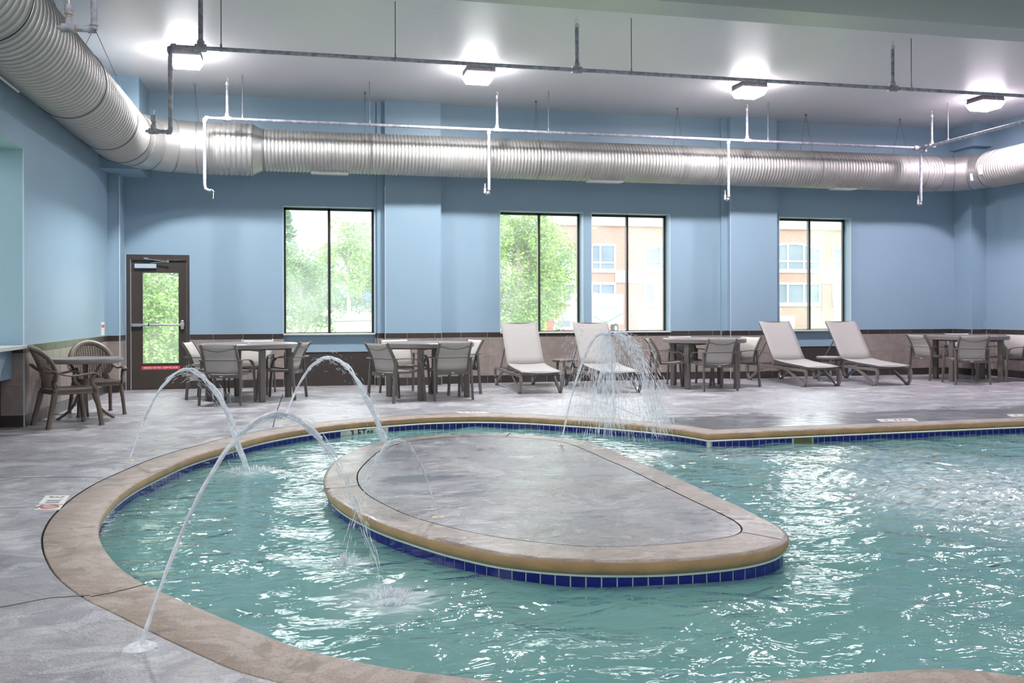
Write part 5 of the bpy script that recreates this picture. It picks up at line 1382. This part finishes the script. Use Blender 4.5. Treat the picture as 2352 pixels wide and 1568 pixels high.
# box truck
zc = 70.0; pc = D(1352, 760, zc); tr = thing('box_truck', 'white box truck with green lettering parked before the brick building', 'truck', (pc.x, pc.y, -.37), R(-62))
# local frame: +Y is forward (towards camera left), box behind
tr.rotation_euler = (0, 0, R(128)); tr.scale = (.9, .9, .9)
b = MB(); b.b2((-1.15, -3.6, .75), (1.15, 1.0, 3.35)); o = b.build('cargo_box', M_truck, tr); bevel(o, .06)
b = MB(); b.b2((-1.05, 1.3, .55), (1.05, 2.6, 1.5)); b.add([(-1.0, 1.1, 1.5), (1.0, 1.1, 1.5), (1.0, 2.4, 1.5), (-1.0, 2.4, 1.5), (-.9, 1.15, 2.25), (.9, 1.15, 2.25), (.9, 1.8, 2.25), (-.9, 1.8, 2.25)], [(0, 3, 2, 1), (4, 5, 6, 7), (0, 1, 5, 4), (1, 2, 6, 5), (2, 3, 7, 6), (3, 0, 4, 7)])
b.b2((-1.0, 2.6, .5), (1.0, 3.5, 1.25)); cab = b.build('cab', M_truck, tr)
b = MB(); b.add([(-.88, 2.30, 1.56), (.88, 2.30, 1.56), (.8, 1.86, 2.18), (-.8, 1.86, 2.18)], [(0, 1, 2, 3)]); b.add([(-.995, 1.3, 1.55), (-.995, 2.2, 1.55), (-.93, 1.8, 2.15), (-.93, 1.3, 2.15)], [(0, 1, 2, 3)]); b.build('windscreen', M_glassd, cab)
b = MB(); b.b2((-.62, 3.5, .62), (.62, 3.53, 1.12)); b.build('grille', M_greyl, cab)
b = MB(); b.b2((-1.05, 3.48, .42), (1.05, 3.6, .58)); b.build('bumper', M_truck, cab)
b = MB()
for s_ in (-1, 1): b.b2((s_*.95-.12, 3.5, .8), (s_*.95+.12, 3.54, 1.05)); b.b2((s_*1.25-.1, 2.05, 1.5), (s_*1.25+.1, 2.12, 1.85))
b.build('lamps_and_mirrors', M_greyl, cab)
for s_ in (-1, 1):
    for y_ in (-2.4, 2.7):
        b = MB(); b.tube([(s_*1.02-.14, y_, .42), (s_*1.02+.14, y_, .42)], .42, 20); wl = b.build('wheel', M_tyre, tr); b = MB(); b.tube([(s_*1.02-.15, y_, .42), (s_*1.02+.15, y_, .42)], .2, 14); b.build('hub', M_truck, wl)
b = MB(); b.lathe([(0, .12), (.35, .10), (.45, 0)], (0, -.6, 3.35), 14); b.build('roof_vent', M_truck, tr)
# side lettering and the green wave stripe on the side seen from the pool
for s_ in (-1, 1):
    q = Matrix((Vector((0, s_, 0)), Vector((0, 0, 1)), Vector((s_, 0, 0)))).transposed()
    text('side_lettering', "OBERSON'S", .62, M_green, tr, (s_*1.152, -1.0, 2.15), q, ext=.004)
    b = MB(); pts_ = [(s_*1.156, -3.5+4.4*i/20, 1.35+.35*math.sin(-1.2+i/20*4.6)*-1) for i in range(21)]; b.bar(pts_, .012, .09); b.build('green_stripe', M_green, tr)
    b = MB(); vs = [(s_*1.153, -3.5+4.4*i/20, .80) for i in range(21)]+[(s_*1.153, p_[1], p_[2]-.05) for p_ in pts_]; b.add(vs, [(i, i+1, 22+i, 21+i) for i in range(20)]); b.build('lower_panel', M_metalp, tr)
q = Matrix((Vector((-1, 0, 0)), Vector((0, 0, 1)), Vector((0, 1, 0)))).transposed()
text('front_lettering', "OBERSON'S", .36, M_green, tr, (0, 1.01, 2.8), q, ext=.004)
# yellow posts and fence piece beyond the second window
for px, lb in ((1178, 'yellow post seen under the large green tree'), (1251, 'yellow post left of the box truck')):
    p = at(px, 66); b = MB(); b.tube([(0, 0, 0), (0, 0, 1.3)], .12, 10); b.lathe([(.12, 1.3), (.08, 1.38), (0, 1.4)], seg=10); o = b.build('yellow_post', M_yel, loc=p); tag(o, lb, 'post', 'yellow posts by the lot')
p = at(1255, 72); b = MB()
for k in range(14): b.b2((k*.16, 0, 0), (k*.16+.11, .03, 1.1))
b.b2((0, .03, .3), (2.2, .06, .4)); b.b2((0, .03, .85), (2.2, .06, .95)); tag(b.build('picket_fence', M_fence, loc=p), 'short red picket fence left of the box truck', 'fence')
# white utility box beyond the fourth window
p = at(1803, 36); t = thing('utility_cabinet', 'white utility cabinet on the grass beyond the fourth window', 'cabinet', (p.x, p.y, gz(p.x, p.y)-.05)); b = MB(); b.b2((-.22, -.3, 0), (.26, .3, 1.5)); bevel(b.build('body', M_truck, t), .02); b = MB(); b.b2((-.42, -.1, 0), (-.28, .1, 1.75)); b.b2((-.45, -.1, 1.7), (-.22, .1, 1.78)); b.build('vent_post', M_truck, t)
